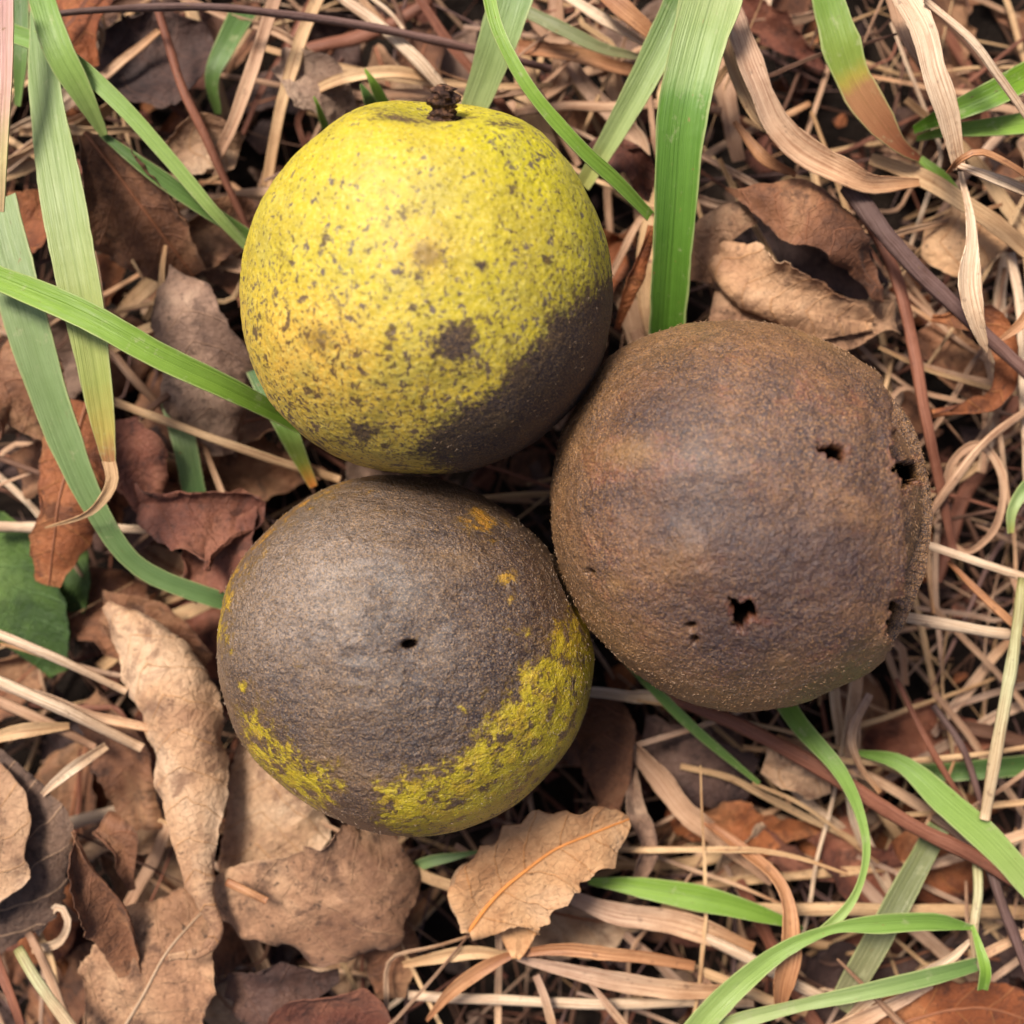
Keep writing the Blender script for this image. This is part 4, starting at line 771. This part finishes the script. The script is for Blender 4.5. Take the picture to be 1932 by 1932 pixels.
St('pale green stem with a node standing at the right edge', [(1930, 1090, -1.0), (1915, 1220, -.9), (1898, 1320, -.9), (1878, 1430, -1.0), (1858, 1545, -1.2)], [18, 22, 24, 22, 20], 'greenst', tube=.8, wav=.03, name='grass_stalk', cat='stalk')
St('long rosy stem slanting to the lower right edge', [(1250, 1310, -2.2), (1400, 1368, -1.9), (1560, 1455, -1.6), (1720, 1555, -1.4), (1850, 1620, -1.3), (1970, 1695, -1.3)], [20, 27, 30, 30, 30, 26], 'redst', tube=.7, wav=.04, name='dry_stalk', cat='stalk')
St('thin rust straw right of the looping blade', [(1690, 1280, -2.0), (1745, 1390, -1.8), (1790, 1470, -1.8), (1830, 1530, -2.0)], [9, 12, 13, 8], 'redst', tube=.8)
St('grey straw beside the thin rust straw', [(1760, 1330, -2.2), (1820, 1420, -2.0), (1860, 1540, -2.2)], [12, 14, 10], 'stem', tube=.8)
St('rough grey brown twig in the lower right corner', [(1870, 1640, -1.5), (1895, 1720, -1.3), (1925, 1790, -1.3), (1960, 1880, -1.4)], [20, 20, 20, 16], 'stem', tube=.9, wav=.15, name='twig', cat='twig')
St('orange ribbed dry blade twisting down through the straws, lower right', [(1330, 1545, -2.4), (1400, 1600, -2.0), (1455, 1650, -1.6), (1485, 1710, -1.3), (1492, 1790, -1.2), (1478, 1860, -1.3), (1470, 1905, -1.5)], [(0, 16), (.3, 24), (.5, 26), (.75, 46), (.9, 34), (1, 12)], 'orangest', fold=.4, ridge=.06, roll=[0, 40, 0, 0], name='dry_grass_leaf', cat='dry grass leaf')
St('frayed grey tan blade running right beneath the golden leaf', [(1060, 1690, -2.2), (1160, 1720, -2.0), (1280, 1740, -2.0), (1420, 1790, -2.1)], [24, 44, 50, 30], 'greyst', fold=.3, wav=.2)
St('level cream straw behind the grass shoot', [(1250, 1712, -2.4), (1500, 1715, -2.2), (1700, 1718, -2.2), (1960, 1722, -2.4)], [22, 26, 26, 28], 'tanst', tube=.6)
St('arched orange straw curving down under the golden leaf', [(970, 1800, -1.5), (900, 1830, -1.5), (850, 1870, -1.6), (805, 1925, -1.8)], [14, 30, 24, 6], 'orangest', fold=.3)
St('flat dry blade reaching left from the golden leaf tip', [(975, 1805, -1.7), (900, 1798, -1.6), (830, 1806, -1.7), (760, 1820, -1.9)], [10, 28, 24, 12], 'tanst', fold=.3)
St('dry blade reaching right from the golden leaf tip, upper', [(970, 1802, -1.6), (1060, 1790, -1.5), (1180, 1800, -1.5), (1310, 1822, -1.7)], [12, 24, 24, 16], 'orangest', fold=.3, ridge=.04)
St('dry blade reaching right from the golden leaf tip, lower and paler', [(975, 1808, -1.7), (1100, 1840, -1.6), (1250, 1862, -1.7), (1400, 1870, -1.9)], [10, 34, 40, 16], 'greyst', fold=.3)
St('straight cream straw along the bottom edge', [(770, 1880, -2.2), (900, 1886, -2.1), (1150, 1893, -2.1), (1420, 1890, -2.2)], [18, 20, 20, 18], 'cream', tube=.6)
St('hooked grey shred on the bottom straws', [(1010, 1840, -1.9), (1030, 1890, -1.8), (1050, 1960, -1.9)], [14, 18, 14], 'greyst', fold=.3)
St('twisted grey shred right of the hooked one', [(1110, 1850, -1.8), (1150, 1900, -1.7), (1200, 1960, -1.8)], [8, 16, 14], 'greyst', fold=.4)
St('straw pair member crossing the lower right, nearer the orange blade', [(1250, 1730, -2.1), (1380, 1790, -1.9), (1530, 1870, -1.9), (1620, 1900, -2.1)], [20, 22, 22, 14], 'cream', tube=.6)
St('bare straw crossing the lower right, next to the bottom edge', [(1290, 1820, -2.1), (1390, 1860, -2.0), (1520, 1910, -2.1)], [22, 22, 18], 'tanst', tube=.6)
St('cream dead blade with a node joining the grass shoot', [(1830, 1775, -1.4), (1790, 1810, -1.3), (1720, 1845, -1.3), (1650, 1880, -1.5), (1590, 1930, -1.7)], [8, 22, 18, 20, 14], 'cream', fold=.3)
St('wrinkled pale sheath below the grass shoot', [(1760, 1860, -1.6), (1660, 1905, -1.5), (1540, 1960, -1.6)], [10, 34, 40], 'greyst', fold=.4, ridge=.06)
St('upper cream straw sloping in from the left edge', [(-30, 1185, -1.5), (80, 1230, -1.4), (240, 1305, -1.8)], [18, 18, 14], 'cream', tube=.6)
St('lower cream straw sloping in from the left edge', [(-30, 1272, -1.3), (100, 1330, -1.2), (270, 1412, -1.7)], [20, 24, 18], 'cream', tube=.6)
St('mauve straw under the lower cream straw at left', [(-30, 1310, -1.9), (60, 1350, -1.8), (180, 1410, -2.1)], [20, 22, 14], 'pinkst', tube=.6)
St('pale twisted blade pointing up right from the dark oval leaf', [(80, 1500, -1.6), (130, 1455, -1.5), (200, 1408, -1.9)], [10, 24, 14], 'cream', fold=.4)
St('flat dry blade curving in from left edge below the cream straws', [(-30, 1400, -1.7), (40, 1380, -1.6), (130, 1370, -1.9)], [20, 32, 14], 'tanst', fold=.3)
St('level cream straw passing behind the rust orange leaf', [(-30, 992, -2.3), (80, 994, -2.3), (200, 996, -2.2), (330, 1000, -2.3)], [20, 20, 18, 16], 'cream', tube=.6)
St('thin tan straw slanting under the bright blade to between the husks', [(205, 755, -2.0), (330, 800, -1.9), (460, 848, -2.0), (640, 905, -2.3)], [16, 16, 17, 15], 'tanst', tube=.8)
St('short grey straw above the thin slanting one', [(205, 655, -2.2), (250, 710, -2.1), (300, 760, -2.3)], [14, 18, 16], 'pinkst', tube=.7)
St('forked brown straw meeting the thin tan straw', [(265, 790, -2.0), (310, 750, -1.95), (345, 730, -2.1)], [12, 14, 16], 'brownst', tube=.7)
St('pale green and cream stalk in the bottom left corner', [(35, 1790, -1.2), (75, 1860, -1.0), (150, 1960, -1.0)], [20, 24, 24], 'greenst', tube=.5, name='grass_stalk', cat='stalk')
St('loop of cream straw beside the dark oval leaf', [(70, 1760, -2.0), (110, 1710, -1.8), (130, 1740, -1.7), (110, 1780, -1.9), (60, 1790, -2.1)], [14, 14, 14, 18, 18], 'cream', fold=.3)
St('pinkish straw leaving the oval leaf toward the bottom edge', [(55, 1760, -1.8), (90, 1830, -1.7), (140, 1960, -1.8)], [16, 20, 18], 'pinkst', tube=.6)
St('frayed red brown stem in the bottom left corner', [(-10, 1800, -1.6), (20, 1880, -1.4), (50, 1960, -1.4)], [20, 20, 16], 'redst', fold=.4)
St('thin straw behind the husks in the central gap', [(900, 940, -2.9), (980, 935, -2.8), (1060, 930, -2.9)], [10, 12, 10], 'tanst', tube=.7)
St('broad curled straw arching above the yellow husk top', [(560, 190, -2.4), (640, 150, -2.0), (740, 135, -1.9), (830, 155, -2.1)], [14, 22, 26, 14], 'tanst', fold=.3)
St('dry blade tip curling round at upper left of the right dark stem', [(1500, 330, -1.6), (1440, 300, -1.5), (1385, 230, -1.6)], [10, 26, 10], 'orangest', fold=.4)
St('orange speck like stem piece on the large dull brown leaf', [(428, 1664, -1.28), (465, 1682, -1.22), (502, 1700, -1.22)], [14, 17, 13], 'orangest', tube=.6, name='stalk_fragment', cat='stem piece')
St('drooping greyish blade in the dark below the holed husk', [(1640, 1310, -2.2), (1605, 1380, -2.1), (1620, 1440, -2.0), (1660, 1495, -2.1)], [14, 20, 12, 10], 'greyst', fold=.4)
St('amber thin blade with dark underside right of the holed husk', [(1790, 1060, -1.7), (1850, 1120, -1.4), (1910, 1175, -1.3), (1970, 1225, -1.4)], [8, 14, 16, 12], 'orangest', fold=.5)
St('ring of fine straw right of the holed husk', [(1770, 960, -2.2), (1800, 870, -1.9), (1850, 840, -1.8), (1890, 900, -1.8), (1880, 990, -1.9), (1830, 1040, -2.1), (1790, 1020, -2.3)], [10, 14, 16, 16, 14, 12, 10], 'pinkst', fold=.3, n=70)
St('vertical greyish straw near the right edge', [(1905, 480, -2.0), (1925, 600, -1.9), (1935, 780, -1.9), (1940, 950, -2.0)], [18, 20, 22, 20], 'cream', tube=.5)
St('pinkish dry blade hanging in at the right edge below the pod', [(1960, 560, -1.0), (1925, 610, -1.0), (1868, 655, -1.2)], [30, 22, 3], 'orangest', fold=.3)

# ------------------------------------------------------------------ smaller untraced litter, one object each
def in_nut(x, y, pad=0):
    gx = at(975, 905, -1)
    if (x-gx[0])**2+(y-gx[1])**2 < .95: return True
    for (c2, r2) in NUTS+[(at(768, 1233, -.45), np.array([2.7, 2.6, 2.5]))]:
        if ((x-c2[0])/(r2[0]+pad))**2+((y-c2[1])/(r2[1]+pad))**2 < 1: return True
    return False
lk = ['brown', 'brown', 'red', 'purple', 'grey', 'orange', 'tan', 'brown', 'purple']
LL = {'brown': 'small curled brown leaf sunk low in the litter', 'red': 'small reddish leaf sunk low in the litter', 'purple': 'small blackish leaf sunk low in the litter',
      'grey': 'small dull grey leaf sunk low in the litter', 'orange': 'small rusty leaf sunk low in the litter', 'tan': 'small tan leaf sunk low in the litter'}
cnt = 0
protos = []
for i in range(26):
    r = random.Random(100+i); ln = r.uniform(1.6, 3.2); bend = r.uniform(-.5, .5)
    P = [(-ln/2, 0, r.uniform(-.2, .1)), (-ln/6, bend*.5, .1), (ln/6, bend*.6, .12), (ln/2, 0, r.uniform(-.3, .15))]
    w = r.uniform(55, 100)
    o = leaf(P, [5, w*.8, w, w*.7, 5], [5, w*.8, w, w*.6, 5], LM[lk[i % len(lk)]], cl=[r.uniform(-.5, 1.2), r.uniform(-.7, 1.3)], cr=[r.uniform(-.7, 1.2), r.uniform(-.5, 1.3)], roll=r.uniform(-15, 15), crump=r.uniform(1, 2), serr=r.choice((0, .15, .2)), seed=60+i, n=44, mc=24, abs_=True, rib='dark' if i % 3 == 0 else None, bite=r.choice((0, .6)), name='leaf_fragment')
    protos.append((o, lk[i % len(lk)]))
used = set()
def place(x, y, z, rz, tx, ty, s, k):
    o, kd = protos[k]
    if k in used:
        c_ = o.copy(); COL.objects.link(c_)
        for ch in o.children:
            d = ch.copy(); COL.objects.link(d); d.parent = c_
        o = c_
    used.add(k)
    o.location = (x*CM, y*CM, z*CM); o.rotation_euler = (tx, ty, rz); o.scale = (s, s, s)
    tag(o, LL[kd], 'leaf', 'small leaves sunk among the litter, '+kd)
k = 0
for i in range(165):
    x = rng.uniform(-9.5, 9.5); y = rng.uniform(-9.5, 9.5)
    dens = .95 if x < -1.5 or y < -4 else .42
    if rng.random() > dens: continue
    if in_nut(x, y, -.6): continue
    z = rng.uniform(-4.3, -3.1)
    place(x, y, z, rng.uniform(0, 6.28), rng.uniform(-.35, .35), rng.uniform(-.35, .35), rng.uniform(.7, 1.25), k % len(protos)); k += 1

# random straws
def rand_straw(r, x, y, z, ln, wpx, mats, flat=None):
    a = r.choice((r.gauss(-.6, .5), r.gauss(.9, .6), r.uniform(0, 3.14))); b = r.gauss(0, .35); P = []
    n = 8; hx, hy = x-math.cos(a)*ln/2, y-math.sin(a)*ln/2; zz = z+r.uniform(-.25, .25); dz = r.gauss(0, .16)
    for i in range(n):
        P.append((hx, hy, zz)); st = ln/(n-1); a += b*st*.16+r.gauss(0, .05)
        if r.random() < .07: a += r.choice((-1, 1))*r.uniform(.5, 1.3)
        hx += math.cos(a)*st; hy += math.sin(a)*st; zz += dz*st*.6+r.gauss(0, .03)
    return P
SM = [('cream', 'thin cream'), ('tanst', 'thin tan'), ('pinkst', 'thin pinkish'), ('redst', 'thin red brown'), ('orangest', 'thin orange'), ('greyst', 'thin greyish'), ('brownst', 'thin dark brown'), ('tanst', 'thin tan')]
r = random.Random(77); made = 0
while made < 235:
    x = r.uniform(-9.3, 9.3); y = r.uniform(-9.3, 9.3)
    p = 1.0 if (x > 2.0 or y > 3.2) else (.55 if y < -4.5 else .3)
    if r.random() > p or in_nut(x, y, .05): continue
    z = r.uniform(-3.6, -2.2); ln = r.uniform(2.0, 6.5); w = r.choice((7, 8, 9, 11, 13, 16, 20, 27)); mk, nm = SM[r.choice((0, 1, 1, 1, 2, 2, 5, 5, 5, 6, 3, 7, 2))]
    P = rand_straw(r, x, y, z, ln, w, None)
    if any(in_nut(q[0], q[1], .0) and q[2] > -2.4 for q in P): continue
    if r.random() < .82: o = blade('straw', P, [w*.7, w, w*.9, w*.5], BM[mk], abs_=True, fold=r.uniform(.2, .7), roll=[r.uniform(-30, 30), r.uniform(-60, 60)], ridge=.11, wav=.3, seed=made+1, n=26)
    else: o = blade('straw', P, [w*.8, w, w*.9, w*.7], BM[mk], abs_=True, tube=r.uniform(.25, .5), wav=.2, seed=made+1, n=22)
    tag(o, nm+' straw tangled deep in the thatch', 'straw', nm+' straws tangled in the thatch')
    made += 1

r = random.Random(5); made = 0
while made < 16:
    x = r.uniform(-8.4, 8.4); y = r.uniform(-8.4, 8.4)
    p = 1.0 if (x > 2.0 or y > 3.2) else (.6 if y < -4.5 else .15)
    if r.random() > p or in_nut(x, y, .1): continue
    P = rand_straw(r, x, y, r.uniform(-3.3, -2.5), r.uniform(2.5, 6), 0, None); w = r.uniform(30, 52); mk = r.choice(('tanst', 'pinkst', 'greyst', 'pinkst', 'brownst', 'tanst'))
    if any(in_nut(q[0], q[1], .0) and q[2] > -2.6 for q in P): continue
    o = blade('dry_grass_leaf', P, [w*.6, w, w*.9, w*.2], BM[mk], abs_=True, fold=r.uniform(.1, .7), roll=[r.uniform(-40, 40), r.uniform(-90, 90)], ridge=.05, wav=.22, seed=made+400, n=40)
    nm = {'tanst': 'tan', 'pinkst': 'pinkish', 'greyst': 'greyish', 'orangest': 'orange', 'brownst': 'dark brown'}[mk]
    tag(o, 'broad flat '+nm+' dead grass leaf lying under the thin straws', 'dry grass leaf', 'broad '+nm+' grass leaves under the straws')
    made += 1

# ------------------------------------------------------------------ thatch and crumbs nobody could count
def thatch(name, label, n, mats, zr, ext, seed, wr=(.03, .11), lr=(1.5, 6), skipin=None):
    r = random.Random(seed); V = []; F = []; UV = []; UN = []; MI = []
    for i in range(n):
        x = r.uniform(-ext, ext); y = r.uniform(-ext, ext)
        if skipin and max(abs(x), abs(y)) < skipin: continue
        z = r.uniform(*zr); ln = r.uniform(*lr); w = r.uniform(*wr)
        P = rand_straw(r, x, y, z, ln, 0, None); u, C, L_ = curve(P, 12)
        T, B, N = frames(C, np.full(12, r.uniform(-1, 1))); m = 5; a = np.arange(m)/m*2*math.pi; tb = r.uniform(.3, .9)
        tp = np.interp(u, [0, .2, .8, 1], [.5, 1, .9, .3])*w/2
        G = C[:, None]+(B[:, None]*np.cos(a)[None, :, None]+N[:, None]*np.sin(a)[None, :, None]*tb)*tp[:, None, None]
        o = len(V)*0+sum(len(q) for q in V) if False else len(UV); V.append(G.reshape(-1, 3))
        F += [tuple(reversed(f)) for f in grid_faces(12, m, True, o)]; MI += [r.randrange(len(mats))]*(11*m)
        uu = np.repeat(u, m); off = r.uniform(0, 60)
        UV += list(zip(uu*ln+off, np.tile(a*w*.3, 12)+off)); UN += list(zip(uu, np.tile(np.abs(a/math.pi-1), 12)))
    V = np.vstack(V)
    ob = mesh_obj(name, V, F, mats[0], None, np.array(UV), np.array(UN), origin=(0, 0, -3))
    for m_ in mats[1:]: ob.data.materials.append(m_)
    ob.data.polygons.foreach_set('material_index', MI)
    return tag(ob, label, 'thatch', kind='stuff')
mm = [BM[q] for q in ('brownst', 'pinkst', 'tanst', 'greyst', 'brownst', 'brownst', 'stem', 'redst')]  # mostly dark colours, deepening the shade in the gaps by paint
thatch('thatch', 'dense mat of fine dead grass deep under the leaves and straws', 1100, mm, (-5.0, -3.5), 12, 5)
thatch('outer_thatch', 'dead grass mat continuing outside the picture', 1500, mm, (-4.2, -1.9), 24, 6, wr=(.05, .16), lr=(3, 8), skipin=11)
def crumbs(name, label, n, zr, ext, seed, sz=(.15, .6), skipin=None):
    r = random.Random(seed); V = []; F = []; UV = []; UN = []; MI = []; k = 0
    for i in range(n):
        x, y = r.uniform(-ext, ext), r.uniform(-ext, ext)
        if skipin and max(abs(x), abs(y)) < skipin: continue
        s = r.uniform(*sz); q = 6; c = np.array([x, y, r.uniform(*zr)])
        a = np.sort([r.uniform(0, 6.28) for _ in range(q)]); e1 = np.array([r.gauss(0, 1), r.gauss(0, 1), r.gauss(0, .35)]); e1 /= np.linalg.norm(e1)
        e2 = np.cross([0, 0, 1.], e1)+np.array([0, 0, r.gauss(0, .3)]); e2 /= np.linalg.norm(e2); nn = np.cross(e1, e2)
        ring = [c+s*r.uniform(.6, 1)*(math.cos(t)*e1+math.sin(t)*e2*.7)+nn*s*r.uniform(-.25, .25) for t in a]
        b = len(UV); V += ring+[c+nn*s*.12]; off = r.uniform(0, 50)
        UV += [(off+s*math.cos(t), off+s*math.sin(t)) for t in a]+[(off, off)]; UN += [(.5, .5)]*(q+1)
        for j in range(q): F.append((b+j, b+(j+1) % q, b+q)); MI.append(k % 6)
        k += 1
    ks = ('brown', 'red', 'purple', 'grey', 'orange', 'purple')
    ob = mesh_obj(name, np.array(V), F, LM[ks[0]], None, np.array(UV), np.array(UN), origin=(0, 0, -4))
    for q in ks[1:]: ob.data.materials.append(LM[q])
    ob.data.polygons.foreach_set('material_index', MI)
    return tag(ob, label, 'leaf crumbs', kind='stuff')
crumbs('leaf_crumbs', 'crumbled leaf fragments scattered over the dark soil', 900, (-4.95, -3.9), 12, 8)
crumbs('outer_leaf_litter', 'dead leaf litter continuing outside the picture', 700, (-4.0, -2.3), 24, 9, sz=(1.0, 2.2), skipin=11)
